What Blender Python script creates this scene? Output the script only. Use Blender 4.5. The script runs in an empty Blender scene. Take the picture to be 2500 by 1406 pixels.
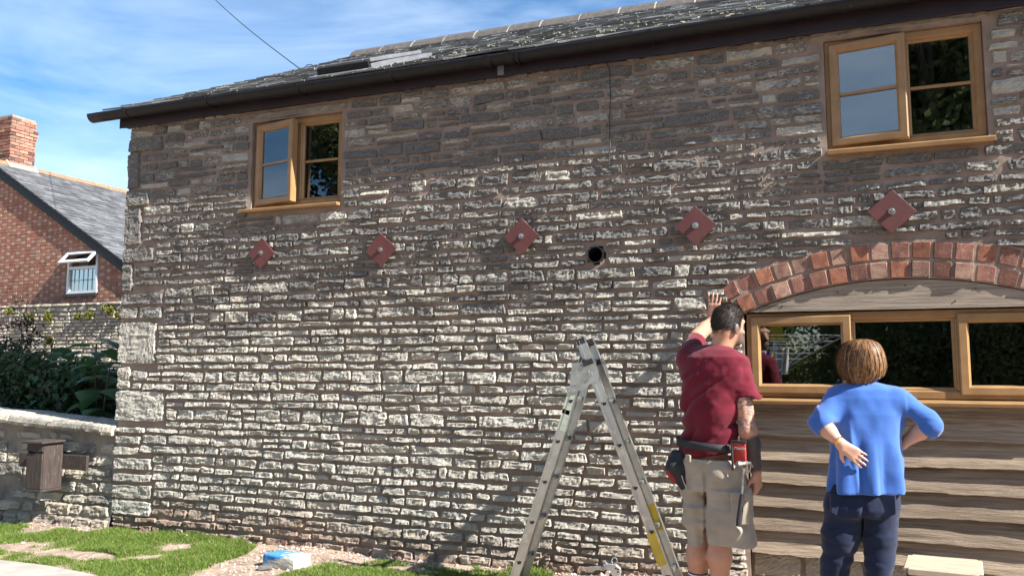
import bpy, bmesh, math, random
import numpy as np
from mathutils import Vector, Matrix

# ------------------------------------------------------------------ camera, sky, sun, exposure
scene = bpy.context.scene
COL = scene.collection
F_PX, YAW, PIT = 1925.0, math.radians(20.5), math.atan(187 / 1925)
CAM = np.array([0.0, -5.35, 1.47])
cam_data = bpy.data.cameras.new('camera')
cam_data.sensor_width = 36.0
cam_data.lens = 36.0 * F_PX / 2500.0
cam_data.clip_end = 2000.0
cam = bpy.data.objects.new('camera', cam_data)
cam.location = CAM
cam.rotation_euler = (math.pi / 2 + PIT, 0, YAW)
COL.objects.link(cam)
scene.camera = cam

SUN = np.array([5.0, -1.0, 4.0])
SUN = SUN / np.linalg.norm(SUN)
SUN_EL = math.asin(SUN[2])
SUN_AZ = math.atan2(SUN[0], SUN[1])
sl = bpy.data.lights.new('sun', 'SUN')
sl.energy = 5.0
sl.angle = math.radians(0.5)
sl.color = (1.0, 0.95, 0.88)
so = bpy.data.objects.new('sun', sl)
so.rotation_euler = Vector(SUN).to_track_quat('Z', 'Y').to_euler()
so.location = (20, -10, 20)
COL.objects.link(so)

world = bpy.data.worlds.new('World')
scene.world = world
world.use_nodes = True
wt = world.node_tree
wt.nodes.clear()
w_out = wt.nodes.new('ShaderNodeOutputWorld')
w_bg = wt.nodes.new('ShaderNodeBackground')
w_sky = wt.nodes.new('ShaderNodeTexSky')
w_sky.sky_type = 'NISHITA'
w_sky.sun_disc = False
w_sky.sun_elevation = SUN_EL
w_sky.sun_rotation = SUN_AZ
w_sky.air_density = 1.0
w_sky.dust_density = 0.2
w_sky.ozone_density = 2.5
w_bg.inputs['Strength'].default_value = 0.058
w_tc = wt.nodes.new('ShaderNodeTexCoord')
w_map = wt.nodes.new('ShaderNodeMapping')
w_map.inputs['Rotation'].default_value = (0.15, 0.55, 0.5)
w_map.inputs['Scale'].default_value = (1.2, 1.4, 5.5)
w_no = wt.nodes.new('ShaderNodeTexNoise')
w_no.inputs['Scale'].default_value = 1.35
w_no.inputs['Detail'].default_value = 5
w_no.inputs['Roughness'].default_value = 0.58
w_no.inputs['Distortion'].default_value = 0.6
w_rp = wt.nodes.new('ShaderNodeMapRange')
w_rp.inputs['From Min'].default_value = 0.36
w_rp.inputs['From Max'].default_value = 0.86
w_rp.inputs['To Max'].default_value = 0.66
w_mx = wt.nodes.new('ShaderNodeMix')
w_mx.data_type = 'RGBA'
w_hs = wt.nodes.new('ShaderNodeHueSaturation')
w_hs.inputs['Saturation'].default_value = 1.32
w_hs.inputs['Value'].default_value = 1.2
wt.links.new(w_tc.outputs['Generated'], w_map.inputs['Vector'])
wt.links.new(w_map.outputs['Vector'], w_no.inputs['Vector'])
wt.links.new(w_no.outputs['Fac'], w_rp.inputs['Value'])
wt.links.new(w_rp.outputs['Result'], w_mx.inputs['Factor'])
wt.links.new(w_sky.outputs['Color'], w_hs.inputs['Color'])
wt.links.new(w_hs.outputs['Color'], w_mx.inputs['A'])
w_mx.inputs['B'].default_value = (9.0, 10.2, 11.4, 1)
wt.links.new(w_mx.outputs['Result'], w_bg.inputs['Color'])
wt.links.new(w_bg.outputs['Background'], w_out.inputs['Surface'])

scene.view_settings.view_transform = 'Standard'
scene.view_settings.look = 'None'
scene.view_settings.exposure = 1.5
scene.view_settings.gamma = 1.0
scene.view_settings.use_curve_mapping = False

# ------------------------------------------------------------------ pixel <-> world
_cy, _sy = math.cos(YAW), math.sin(YAW)
def ray(px, py):
    x = (px - 1250) / F_PX; z = (703 - py) / F_PX
    d = np.array([x, math.cos(PIT) - z * math.sin(PIT), math.sin(PIT) + z * math.cos(PIT)])
    return np.array([_cy * d[0] - _sy * d[1], _sy * d[0] + _cy * d[1], d[2]])
def at(px, py, y=0.0):
    d = ray(px, py)
    return CAM + d * ((y - CAM[1]) / d[1])
def atz(px, py, z=0.04):
    d = ray(px, py)
    return CAM + d * ((z - CAM[2]) / d[2])
def atplane(px, py, p0, n):
    d = ray(px, py)
    return CAM + d * (np.dot(np.array(p0) - CAM, n) / np.dot(d, n))
def project(p):
    q = np.asarray(p, float) - CAM
    X = _cy * q[..., 0] + _sy * q[..., 1]; Yh = -_sy * q[..., 0] + _cy * q[..., 1]; Z = q[..., 2]
    fz = Yh * math.cos(PIT) + Z * math.sin(PIT); up = -Yh * math.sin(PIT) + Z * math.cos(PIT)
    return 1250 + F_PX * X / fz, 703 - F_PX * up / fz, fz

# ------------------------------------------------------------------ numpy noise
def _hash(ix, iy, iz, seed):
    h = (ix.astype(np.int64) * 374761393 + iy.astype(np.int64) * 668265263 + iz.astype(np.int64) * 2147483647 + seed * 974634777) & 0xFFFFFFFF
    h = ((h ^ (h >> 13)) * 1274126177) & 0xFFFFFFFF
    h = ((h ^ (h >> 16)) * 2246822519) & 0xFFFFFFFF
    return ((h ^ (h >> 15)) & 0xFFFFFF) / float(0xFFFFFF)
def vnoise(x, y, z, seed=0):
    x, y, z = np.broadcast_arrays(np.asarray(x, float), np.asarray(y, float), np.asarray(z, float))
    ix, iy, iz = np.floor(x), np.floor(y), np.floor(z)
    fx, fy, fz = x - ix, y - iy, z - iz
    fx = fx * fx * (3 - 2 * fx); fy = fy * fy * (3 - 2 * fy); fz = fz * fz * (3 - 2 * fz)
    r = 0
    for dx in (0, 1):
        for dy in (0, 1):
            for dz in (0, 1):
                w = (fx if dx else 1 - fx) * (fy if dy else 1 - fy) * (fz if dz else 1 - fz)
                r = r + w * _hash(ix + dx, iy + dy, iz + dz, seed)
    return r
def fbm(x, y, z, seed=0, octv=4, gain=0.5):
    a, s, t = 1.0, 0.0, 0.0
    for o in range(octv):
        s = s + a * (vnoise(x, y, z, seed + o * 17) - 0.5) * 2
        t += a; a *= gain; x = x * 2.03; y = y * 2.03; z = z * 2.03
    return s / t
def sstep(a, b, x):
    t = np.clip((x - a) / (b - a), 0, 1)
    return t * t * (3 - 2 * t)

# ------------------------------------------------------------------ objects
def tag(o, label=None, cat=None, group=None, kind=None):
    if label: o['label'] = label
    if cat: o['category'] = cat
    if group: o['group'] = group
    if kind: o['kind'] = kind
    return o
def empty(name, loc=(0, 0, 0), parent=None):
    o = bpy.data.objects.new(name, None)
    o.empty_display_size = 0.2
    COL.objects.link(o)
    if parent is not None:
        o.parent = parent
        o.matrix_parent_inverse = wmat(parent).inverted()
    o.location = loc
    return o
# every mesh is written in world coordinates; a parent's own transform is undone for its children
def wmat(o):
    m = o.matrix_basis.copy()
    if o.parent is not None: m = wmat(o.parent) @ o.matrix_parent_inverse @ m
    return m
def link(o, parent=None):
    COL.objects.link(o)
    if parent is not None:
        o.parent = parent
        o.matrix_parent_inverse = wmat(parent).inverted()
    return o
def np_mesh(name, V, Q, mat=None, tint=None, smooth=False):
    V = np.asarray(V, np.float32); Q = np.asarray(Q, np.int32)
    me = bpy.data.meshes.new(name)
    k = Q.shape[1]
    me.vertices.add(len(V)); me.vertices.foreach_set('co', V.ravel())
    me.loops.add(Q.size); me.loops.foreach_set('vertex_index', Q.ravel())
    me.polygons.add(len(Q)); me.polygons.foreach_set('loop_start', np.arange(0, Q.size, k, dtype=np.int32))
    me.update(calc_edges=True)
    me.polygons.foreach_set('use_smooth', np.full(len(Q), bool(smooth)))
    if tint is not None:
        a = me.attributes.new('tint', 'FLOAT_COLOR', 'POINT')
        t = np.ones((len(V), 4), np.float32); t[:, :3] = tint
        a.data.foreach_set('color', t.ravel())
    if mat: me.materials.append(mat)
    return me
def np_obj(name, V, Q, mat=None, parent=None, tint=None, smooth=False):
    o = bpy.data.objects.new(name, np_mesh(name, V, Q, mat, tint, smooth))
    return link(o, parent)
class Join:
    """collects quad meshes with tints into one mesh"""
    def __init__(s): s.V = []; s.Q = []; s.T = []; s.n = 0
    def add(s, V, Q, T=None):
        s.V.append(V); s.Q.append(np.asarray(Q) + s.n); s.n += len(V)
        s.T.append(np.zeros((len(V), 3)) + (0.5, 0, 0) if T is None else np.zeros((len(V), 3)) + T)
    def build(s, name, mat, parent=None, smooth=False):
        return np_obj(name, np.vstack(s.V), np.vstack(s.Q), mat, parent, np.vstack(s.T), smooth)
BOXQ = np.array([[0, 1, 3, 2], [4, 6, 7, 5], [0, 4, 5, 1], [2, 3, 7, 6], [0, 2, 6, 4], [1, 5, 7, 3]])
def boxv(x0, x1, y0, y1, z0, z1):
    return np.array([[x, y, z] for x in (x0, x1) for y in (y0, y1) for z in (z0, z1)], float)
class MB:
    """collects shapes in a bmesh, builds ONE mesh object"""
    def __init__(s): s.bm = bmesh.new()
    def _add(s, b, M=None):
        if M is not None: b.transform(M)
        me = bpy.data.meshes.new('tmp'); b.to_mesh(me); b.free(); s.bm.from_mesh(me); bpy.data.meshes.remove(me)
    def box(s, x0, x1, y0, y1, z0, z1, bev=0.0, M=None, seg=1):
        b = bmesh.new()
        bmesh.ops.create_cube(b, size=1.0)
        for v in b.verts:
            v.co = Vector((x0 + (v.co.x + .5) * (x1 - x0), y0 + (v.co.y + .5) * (y1 - y0), z0 + (v.co.z + .5) * (z1 - z0)))
        if bev > 0: bmesh.ops.bevel(b, geom=b.edges[:], offset=bev, segments=seg, affect='EDGES', profile=0.5)
        s._add(b, M); return s
    def beam(s, p0, p1, w, h, bev=0.0, up=(0, 0, 1)):
        p0, p1 = Vector(p0), Vector(p1); d = p1 - p0; L = d.length; d.normalize()
        sx = Vector(up).cross(d)
        if sx.length < 1e-4: sx = Vector((1, 0, 0)).cross(d)
        sx.normalize(); uz = d.cross(sx)
        M = Matrix(((sx.x, d.x, uz.x, p0.x), (sx.y, d.y, uz.y, p0.y), (sx.z, d.z, uz.z, p0.z), (0, 0, 0, 1)))
        return s.box(-w / 2, w / 2, 0, L, -h / 2, h / 2, bev, M)
    def cyl(s, p0, p1, r0, r1=None, seg=12, cap=True):
        r1 = r0 if r1 is None else r1
        p0, p1 = Vector(p0), Vector(p1); d = p1 - p0
        b = bmesh.new()
        bmesh.ops.create_cone(b, cap_ends=cap, segments=seg, radius1=r0, radius2=max(r1, 1e-5), depth=d.length)
        M = Matrix.Translation((p0 + p1) / 2) @ d.to_track_quat('Z', 'Y').to_matrix().to_4x4()
        s._add(b, M); return s
    def tube(s, pts, r, seg=8, radii=None):
        pts = [Vector(p) for p in pts]; n = len(pts); rings = []
        for i, p in enumerate(pts):
            d = (pts[min(i + 1, n - 1)] - pts[max(i - 1, 0)]).normalized()
            a = d.orthogonal() if i == 0 else (a - d * a.dot(d))
            a.normalize(); c = d.cross(a); rr = radii[i] if radii else r
            rings.append([s.bm.verts.new(p + (a * math.cos(t) + c * math.sin(t)) * rr) for t in (2 * math.pi * k / seg for k in range(seg))])
        for i in range(n - 1):
            for k in range(seg):
                s.bm.faces.new((rings[i][k], rings[i][(k + 1) % seg], rings[i + 1][(k + 1) % seg], rings[i + 1][k]))
        s.bm.faces.new(rings[0][::-1]); s.bm.faces.new(rings[-1]); return s
    def prism(s, poly, ax, a0, a1, bev=0.0, M=None):
        """polygon in the two other axes, extruded along ax ('x','y','z') from a0 to a1"""
        b = bmesh.new()
        def mk(p, a):
            if ax == 'y': return (p[0], a, p[1])
            if ax == 'x': return (a, p[0], p[1])
            return (p[0], p[1], a)
        A = [b.verts.new(mk(p, a0)) for p in poly]; B = [b.verts.new(mk(p, a1)) for p in poly]
        b.faces.new(A); b.faces.new(B[::-1])
        n = len(poly)
        for i in range(n): b.faces.new((A[i], B[i], B[(i + 1) % n], A[(i + 1) % n]))
        bmesh.ops.recalc_face_normals(b, faces=b.faces[:])
        if bev > 0: bmesh.ops.bevel(b, geom=b.edges[:], offset=bev, segments=1, affect='EDGES')
        s._add(b, M); return s
    def quad(s, *P):
        s.bm.faces.new([s.bm.verts.new(p) for p in P]); return s
    def xf(s, M): s.bm.transform(M); return s
    def build(s, name, mat, parent=None, smooth=False, ang=35):
        bmesh.ops.recalc_face_normals(s.bm, faces=s.bm.faces[:])
        me = bpy.data.meshes.new(name); s.bm.to_mesh(me); s.bm.free()
        if mat: me.materials.append(mat)
        me.polygons.foreach_set('use_smooth', np.zeros(len(me.polygons), bool))
        if smooth:
            me.polygons.foreach_set('use_smooth', np.ones(len(me.polygons), bool))
            me.set_sharp_from_angle(angle=math.radians(ang))
        return link(bpy.data.objects.new(name, me), parent)

# ------------------------------------------------------------------ materials
def nd(t, typ, props=None, **ins):
    n = t.nodes.new('ShaderNode' + typ)
    for k, v in (props or {}).items(): setattr(n, k, v)
    for k, v in ins.items():
        k = k.replace('_', ' ')
        s = n.inputs[int(k)] if k.isdigit() else n.inputs[k]
        if isinstance(v, bpy.types.NodeSocket): t.links.new(v, s)
        else: s.default_value = v
    return n
def c4(c): return (c[0], c[1], c[2], 1.0)
def newmat(name):
    m = bpy.data.materials.new(name); m.use_nodes = True
    t = m.node_tree
    return m, t, t.nodes['Principled BSDF']
def setin(t, b, name, v):
    if isinstance(v, bpy.types.NodeSocket): t.links.new(v, b.inputs[name])
    else: b.inputs[name].default_value = v
def mixc(t, f, a, b, mode='MIX'):
    n = t.nodes.new('ShaderNodeMix'); n.data_type = 'RGBA'; n.blend_type = mode
    for s, v in (('Factor', f), ('A', a), ('B', b)):
        if isinstance(v, bpy.types.NodeSocket): t.links.new(v, n.inputs[s])
        elif s == 'Factor': n.inputs[s].default_value = v
        else: n.inputs[s].default_value = c4(v)
    return n.outputs['Result']
def mth(t, op, a, b=0.0, c=0.0, clamp=False):
    n = t.nodes.new('ShaderNodeMath'); n.operation = op; n.use_clamp = clamp
    for i, v in enumerate((a, b, c)):
        if isinstance(v, bpy.types.NodeSocket): t.links.new(v, n.inputs[i])
        else: n.inputs[i].default_value = v
    return n.outputs[0]
def mapr(t, v, a, b, c=0.0, d=1.0, smooth=True):
    n = nd(t, 'MapRange', {'interpolation_type': 'SMOOTHSTEP' if smooth else 'LINEAR'}, Value=v)
    for k, x in (('From Min', a), ('From Max', b), ('To Min', c), ('To Max', d)): n.inputs[k].default_value = x
    return n.outputs['Result']
def coords(t, scale=(1, 1, 1), rot=(0, 0, 0)):
    tc = nd(t, 'TexCoord')
    return nd(t, 'Mapping', None, Vector=tc.outputs['Object'], Scale=scale, Rotation=rot).outputs['Vector']
def noise(t, vec, scale, detail=5, rough=0.55, dist=0.0):
    return nd(t, 'TexNoise', None, Vector=vec, Scale=scale, Detail=detail, Roughness=rough, Distortion=dist).outputs['Fac']
def bumpn(t, h, strength, dist, normal=None):
    n = nd(t, 'Bump', None, Height=h, Strength=strength, Distance=dist)
    if normal is not None: t.links.new(normal, n.inputs['Normal'])
    return n.outputs['Normal']
def surf(name, c1, c2, scale=6.0, rough=0.7, bump=0.3, bscale=60.0, stretch=(1, 1, 1), metal=0.0, lo=0.35, hi=0.65, c3=None, s3=3.0, lo3=.55, hi3=.7, tint=0.0, spec=0.5, bdist=0.004, detail=6, rough2=None):
    m, t, b = newmat(name)
    v = coords(t, stretch)
    f = mapr(t, noise(t, v, scale, detail), lo, hi)
    col = mixc(t, f, c1, c2)
    if c3 is not None:
        col = mixc(t, mapr(t, noise(t, v, s3, 6, .6), lo3, hi3), col, c3)
    if tint:
        at_ = nd(t, 'Attribute', {'attribute_name': 'tint'})
        r = nd(t, 'SeparateColor', None, Color=at_.outputs['Color']).outputs['Red']
        col = mixc(t, 1.0, col, nd(t, 'CombineColor', None, Red=mapr(t, r, 0, 1, 1 - tint, 1 + tint, False), Green=mapr(t, r, 0, 1, 1 - tint, 1 + tint, False), Blue=mapr(t, r, 0, 1, 1 - tint, 1 + tint, False)).outputs['Color'], 'MULTIPLY')
    setin(t, b, 'Base Color', col)
    if rough2 is not None: setin(t, b, 'Roughness', mapr(t, noise(t, v, scale * 2.3, 5), .3, .7, rough, rough2))
    else: setin(t, b, 'Roughness', rough)
    setin(t, b, 'Metallic', metal)
    setin(t, b, 'Specular IOR Level', spec)
    if bump: setin(t, b, 'Normal', bumpn(t, noise(t, v, bscale, 6, .6), bump, bdist))
    return m

def stone_material(name, pale, warm, dark, rust=(.26, .17, .12)):
    """split limestone: pale beds, dark lichen and soot where tint.g says, soil-stained where tint.b says"""
    m, t, b = newmat(name)
    v = coords(t); vs = coords(t, (1, 1, 3.2))
    a = nd(t, 'SeparateColor', None, Color=nd(t, 'Attribute', {'attribute_name': 'tint'}).outputs['Color'])
    rnd, stain, soil = a.outputs['Red'], a.outputs['Green'], a.outputs['Blue']
    n1 = noise(t, v, 7, 6, .6); n2 = noise(t, vs, 38, 8, .68); n3 = noise(t, v, 120, 4, .6)
    base = mixc(t, rnd, pale, warm)
    base = mixc(t, mapr(t, n1, .35, .7), base, tuple(c * .74 for c in pale))
    base = mixc(t, mth(t, 'MULTIPLY', mapr(t, n2, .50, .66), .34), base, tuple(c * .42 for c in pale))
    base = mixc(t, mth(t, 'MULTIPLY', mapr(t, n3, .58, .72), .22), base, tuple(min(1, c * 1.25) for c in pale))
    lich = mapr(t, mth(t, 'ADD', mth(t, 'MULTIPLY', n2, .95), mth(t, 'ADD', mth(t, 'MULTIPLY', n1, .35), mth(t, 'MULTIPLY', stain, .62))), .86, 1.10)
    base = mixc(t, mth(t, 'MULTIPLY', lich, .92), base, mixc(t, mapr(t, n3, .4, .6), dark, tuple(c * 2.1 for c in dark)))
    base = mixc(t, mth(t, 'MULTIPLY', soil, mapr(t, n1, .3, .6, .55, 1.0)), base, rust)
    setin(t, b, 'Base Color', base); setin(t, b, 'Roughness', .92); setin(t, b, 'Specular IOR Level', .25)
    h = mth(t, 'ADD', mth(t, 'MULTIPLY', n2, 1.0), mth(t, 'MULTIPLY', n3, .35))
    setin(t, b, 'Normal', bumpn(t, h, .55, .018))
    return m

def glass_material(name, tint=(.86, .9, .9), refl=1.0):
    m, t, b = newmat(name)
    t.nodes.remove(b)
    out = t.nodes['Material Output']
    wob = bumpn(t, noise(t, coords(t), 1.3, 2), .03, .02)
    fr = nd(t, 'Fresnel', None, IOR=1.9)
    gl = nd(t, 'BsdfGlossy', None, Color=(1, 1, 1, 1), Roughness=.006); t.links.new(wob, gl.inputs['Normal'])
    tr = nd(t, 'BsdfTransparent', None, Color=c4(tint))
    mx = nd(t, 'MixShader')
    t.links.new(mth(t, 'MULTIPLY', fr.outputs['Fac'], 1.3 * refl, clamp=True), mx.inputs[0])
    t.links.new(tr.outputs[0], mx.inputs[1]); t.links.new(gl.outputs[0], mx.inputs[2])
    t.links.new(mx.outputs[0], out.inputs['Surface'])
    return m

M = {}
M['stone'] = stone_material('limestone_rubble', (.455, .435, .380), (.405, .375, .312), (.075, .072, .069))
M['garden_stone'] = stone_material('garden_wall_stone', (.46, .43, .36), (.40, .35, .26), (.10, .095, .085))
M['mortar'] = surf('lime_mortar', (.295, .230, .190), (.235, .180, .147), 5, .95, .7, 140, c3=(.35, .28, .23), s3=2.2, bdist=.008, spec=.2)
M['arch_brick'] = surf('arch_brick_clay', (.225, .105, .075), (.155, .075, .058), 26, .88, .6, 120, c3=(.34, .20, .145), s3=34, lo3=.56, hi3=.76, tint=.45, bdist=.006, spec=.25)
M['arch_brick_pale'] = surf('pale_arch_brick', (.33, .215, .155), (.24, .135, .10), 20, .9, .6, 120, c3=(.20, .085, .06), s3=26, lo3=.55, hi3=.7, tint=.35, bdist=.005, spec=.25)
M['arch_brick_orange'] = surf('orange_arch_brick', (.285, .120, .072), (.205, .085, .055), 20, .9, .6, 120, c3=(.30, .19, .14), s3=26, lo3=.6, hi3=.76, tint=.3, bdist=.005, spec=.25)
M['oak'] = surf('golden_oak_frame', (.325, .190, .082), (.250, .140, .056), 9, .42, .12, 90, stretch=(1, 1, 1), lo=.3, hi=.75)
M['siding'] = surf('weathered_oak_board', (.36, .285, .210), (.25, .19, .135), 4.5, .85, .9, 16, stretch=(.7, 5, 15), c3=(.075, .055, .042), s3=1.6, lo3=.53, hi3=.74, tint=.25, bdist=.010, spec=.25, lo=.38, hi=.64)
M['board'] = surf('grey_oak_board', (.33, .275, .215), (.215, .175, .135), 4.5, .85, .7, 16, stretch=(.7, 5, 15), c3=(.10, .08, .065), s3=2.4, lo3=.58, hi3=.8, bdist=.005, spec=.25)
M['gutter'] = surf('black_gutter_paint', (.004, .004, .006), (.008, .008, .009), 12, .55, .15, 40, c3=(.03, .029, .028), s3=20, lo3=.62, hi3=.78, spec=.35)
M['fascia'] = surf('fascia_paint', (.020, .010, .015), (.013, .007, .010), 6, .5, .15, 60)
M['slate'] = surf('stone_slate', (.190, .190, .184), (.130, .132, .132), 9, .8, .6, 45, c3=(.26, .25, .20), s3=16, lo3=.58, hi3=.74, tint=.3, bdist=.006, spec=.3)
M['ridge'] = surf('ridge_tile_clay', (.115, .098, .088), (.080, .070, .064), 14, .85, .5, 60, c3=(.20, .19, .15), s3=22, lo3=.58, hi3=.7, tint=.2)
M['glass'] = glass_material('window_glass')
M['glass_dim'] = glass_material('leaded_window_glass', (.5, .52, .5), .35)
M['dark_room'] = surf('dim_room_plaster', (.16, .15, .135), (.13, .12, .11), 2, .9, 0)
M['plate'] = surf('red_oxide_paint', (.115, .034, .030), (.095, .028, .026), 8, .55, .25, 60, c3=(.070, .030, .024), s3=13, lo3=.57, hi3=.78)
M['zinc'] = surf('zinc_steel', (.45, .44, .42), (.30, .29, .28), 30, .38, .2, 90, metal=.9)
M['black'] = surf('black_plastic', (.012, .012, .013), (.02, .02, .021), 10, .45, .1, 80)
M['lead'] = surf('grey_flashing', (.20, .205, .215), (.15, .155, .165), 6, .45, .1, 60, metal=.3)
M['white_pvc'] = surf('white_pvc', (.78, .79, .80), (.70, .71, .72), 5, .35, 0)
M['lintel'] = surf('grey_lintel_stone', (.27, .235, .19), (.19, .165, .135), 9, .9, .6, 60, stretch=(1, 1, 2.5), c3=(.10, .095, .09), s3=14, lo3=.58, hi3=.72, bdist=.006)
# ================================================================== THE STONE HOUSE
rng = np.random.default_rng(7)
WX0, WX1, WTOP = -5.70, 3.2, 3.66
EAVE_Z, EAVE_Y = 3.712, -0.165
RIDGE_Y, RIDGE_Z = 4.0, 5.80
ARC_X, ARC_TOP, ARC_R = 0.55, 1.995, 2.34
ARC_ZC = ARC_TOP - ARC_R
def arc_z(x): return ARC_ZC + np.sqrt(np.maximum(ARC_R ** 2 - (x - ARC_X) ** 2, 0))
AX0, AX1 = -0.385, 1.485
WIN_L = (-4.352, -3.470, 2.772, 3.515)
WIN_R = (0.163, 1.066, 2.838, 3.562)
BWIN = (-0.372, 1.472, 1.262, 1.806)
HOLE = (-1.37, 2.235, 0.052)

house = empty('stone_house', (-1.25, 0.0, 0.04))
tag(house, 'long two-storey rubble stone house with slate roof, brick arch and oak-coloured windows', 'house')
wall = empty('wall', (0, 0, 0), house)

# ---- mortar skin with openings
def grid_mesh(xs, zs, keep, yfun):
    X, Z = np.meshgrid(xs, zs, indexing='ij')
    V = np.stack([X, yfun(X, Z), Z], -1).reshape(-1, 3)
    n, m = len(xs), len(zs)
    idx = np.arange(n * m).reshape(n, m)
    Q = np.stack([idx[:-1, :-1], idx[1:, :-1], idx[1:, 1:], idx[:-1, 1:]], -1).reshape(-1, 4)
    cx = ((xs[:-1] + xs[1:]) / 2)[:, None] + 0 * zs[None, :-1]; cz = ((zs[:-1] + zs[1:]) / 2)[None, :] + 0 * xs[:-1, None]
    Q = Q[keep(cx, cz).reshape(-1)]
    used = np.unique(Q); mp = np.zeros(len(V), int); mp[used] = np.arange(len(used))
    return V[used], mp[Q]
def in_open(x, z, m=0.0):
    r = np.zeros(np.shape(x), bool)
    for (a, b, c, d) in (WIN_L, WIN_R): r |= (x > a - m) & (x < b + m) & (z > c - m) & (z < d + m)
    r |= (x > AX0 - m) & (x < AX1 + m) & (z < ARC_ZC + np.sqrt(np.maximum((ARC_R + .10 + m) ** 2 - (x - ARC_X) ** 2, 0)))
    r |= (x - HOLE[0]) ** 2 + (z - HOLE[1]) ** 2 < (HOLE[2] + .012 + m) ** 2
    return r
xs = np.unique(np.round(np.concatenate([np.arange(WX0, WX1, .022), [WX1], WIN_L[:2], WIN_R[:2], [AX0, AX1]]), 4))
zs = np.unique(np.round(np.concatenate([np.arange(-.1, WTOP + .06, .022), WIN_L[2:], WIN_R[2:]]), 4))
def mortar_y(X, Z):
    rec = .006 - .003 * sstep(1.6, 2.9, Z)          # struck back low down, nearly flush above
    return rec + .006 * fbm(X * 9, 0, Z * 9, 3, 4) + .005 * fbm(X * 40, 0, Z * 40, 9, 2)
V, Q = grid_mesh(xs, zs, lambda x, z: ~in_open(x, z), mortar_y)
np_obj('mortar_bed', V, Q, M['mortar'], wall, smooth=True)

# ---- the stones: courses laid between the openings
def stone_mesh(x0, x1, z0, z1, proud, seed, y0=0.0, back=.03, cell=.0125, relief=.0105, rough=1.0):
    L, H = x1 - x0, z1 - z0
    nu = int(np.clip(L / cell, 4, 34)) + 1; nv = int(np.clip(H / (cell * .8), 4, 22)) + 1
    u = np.linspace(-1, 1, nu); v = np.linspace(-1, 1, nv)
    # closer rows at the rim
    u = np.sign(u) * np.abs(u) ** .8; v = np.sign(v) * np.abs(v) ** .8
    U, W = np.meshgrid(u, v, indexing='ij')
    r = np.random.default_rng(seed)
    ph = r.uniform(0, 50, 4)
    px = U * (1 - r.uniform(.0, .07) * np.abs(W) ** 5 * (L < .3) - .012 * np.abs(W) ** 6)
    pz = W * (1 - r.uniform(.0, .10) * np.abs(U) ** 9)
    X = (x0 + x1) / 2 + px * L / 2; Z = (z0 + z1) / 2 + pz * H / 2
    rim = np.maximum(np.abs(U), np.abs(W))
    X += .007 * rough * fbm(X * 22 + ph[0], 0, Z * 22, seed % 97, 2) * rim
    Z += .0085 * rough * fbm(X * 16 + ph[1], 3, Z * 16, seed % 89, 2) * rim
    c4_ = r.uniform(-1, 1, 4); s4_ = r.uniform(-1, 1, 4)
    kz, kx = min(.10 * H, .009) * rough, min(.06 * L, .010) * rough
    for q_, (su, sw) in enumerate(((-1, -1), (1, -1), (-1, 1), (1, 1))):
        wgt = (1 + su * U) * (1 + sw * W) / 4
        Z += kz * c4_[q_] * wgt; X += kx * s4_[q_] * wgt
    du = (1 - np.abs(U)) * L / 2; dv = (1 - np.abs(W)) * H / 2
    e = np.minimum(du, dv)
    face = sstep(-.003, .0065, e)
    bed = fbm(X * 9 + ph[2], 1, Z * 46 + ph[3], 11, 3)
    lump = fbm(X * 15 + ph[0], 5, Z * 17 + ph[1], 23, 3)
    chip = fbm(X * 50, 9, Z * 50, 31, 2)
    tilt = r.uniform(-.5, .5) * U * .010 + r.uniform(-.7, .4) * W * .008
    hgt = proud + relief * (1.0 * bed + .9 * lump + .35 * chip) + tilt
    hgt = hgt + r.normal(0, .0022 * min(rough, 1.0), hgt.shape)
    Y = y0 - hgt * face + back * (1 - sstep(0, .004, e))
    V = np.stack([X, Y, Z], -1).reshape(-1, 3)
    idx = np.arange(nu * nv).reshape(nu, nv)
    Q = np.stack([idx[:-1, :-1], idx[1:, :-1], idx[1:, 1:], idx[:-1, 1:]], -1).reshape(-1, 4)
    return V, Q
QUOINS = [(308, 338, 398, 372), (310, 376, 343, 462), (306, 465, 366, 505), (308, 508, 346, 602), (304, 606, 376, 640),
          (302, 644, 326, 712), (302, 716, 398, 745), (302, 749, 338, 779), (342, 749, 398, 779), (302, 784, 384, 889), (294, 894, 320, 949),
          (293, 953, 404, 1030), (300, 1062, 345, 1084), (350, 1060, 412, 1084), (293, 1088, 340, 1110), (298, 1116, 371, 1147), (300, 1156, 371, 1176), (309, 1182, 371, 1217),
          (312, 1222, 370, 1258)]
quoin_rects = []
for q in QUOINS:
    a = at(q[0], (q[1] + q[3]) / 2); b = at(q[2], (q[1] + q[3]) / 2)
    zt = at((q[0] + q[2]) / 2, q[1])[2]; zb = at((q[0] + q[2]) / 2, q[3])[2]
    quoin_rects.append((WX0 - .012 if q[0] < 330 else a[0], b[0], zb, zt))
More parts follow.
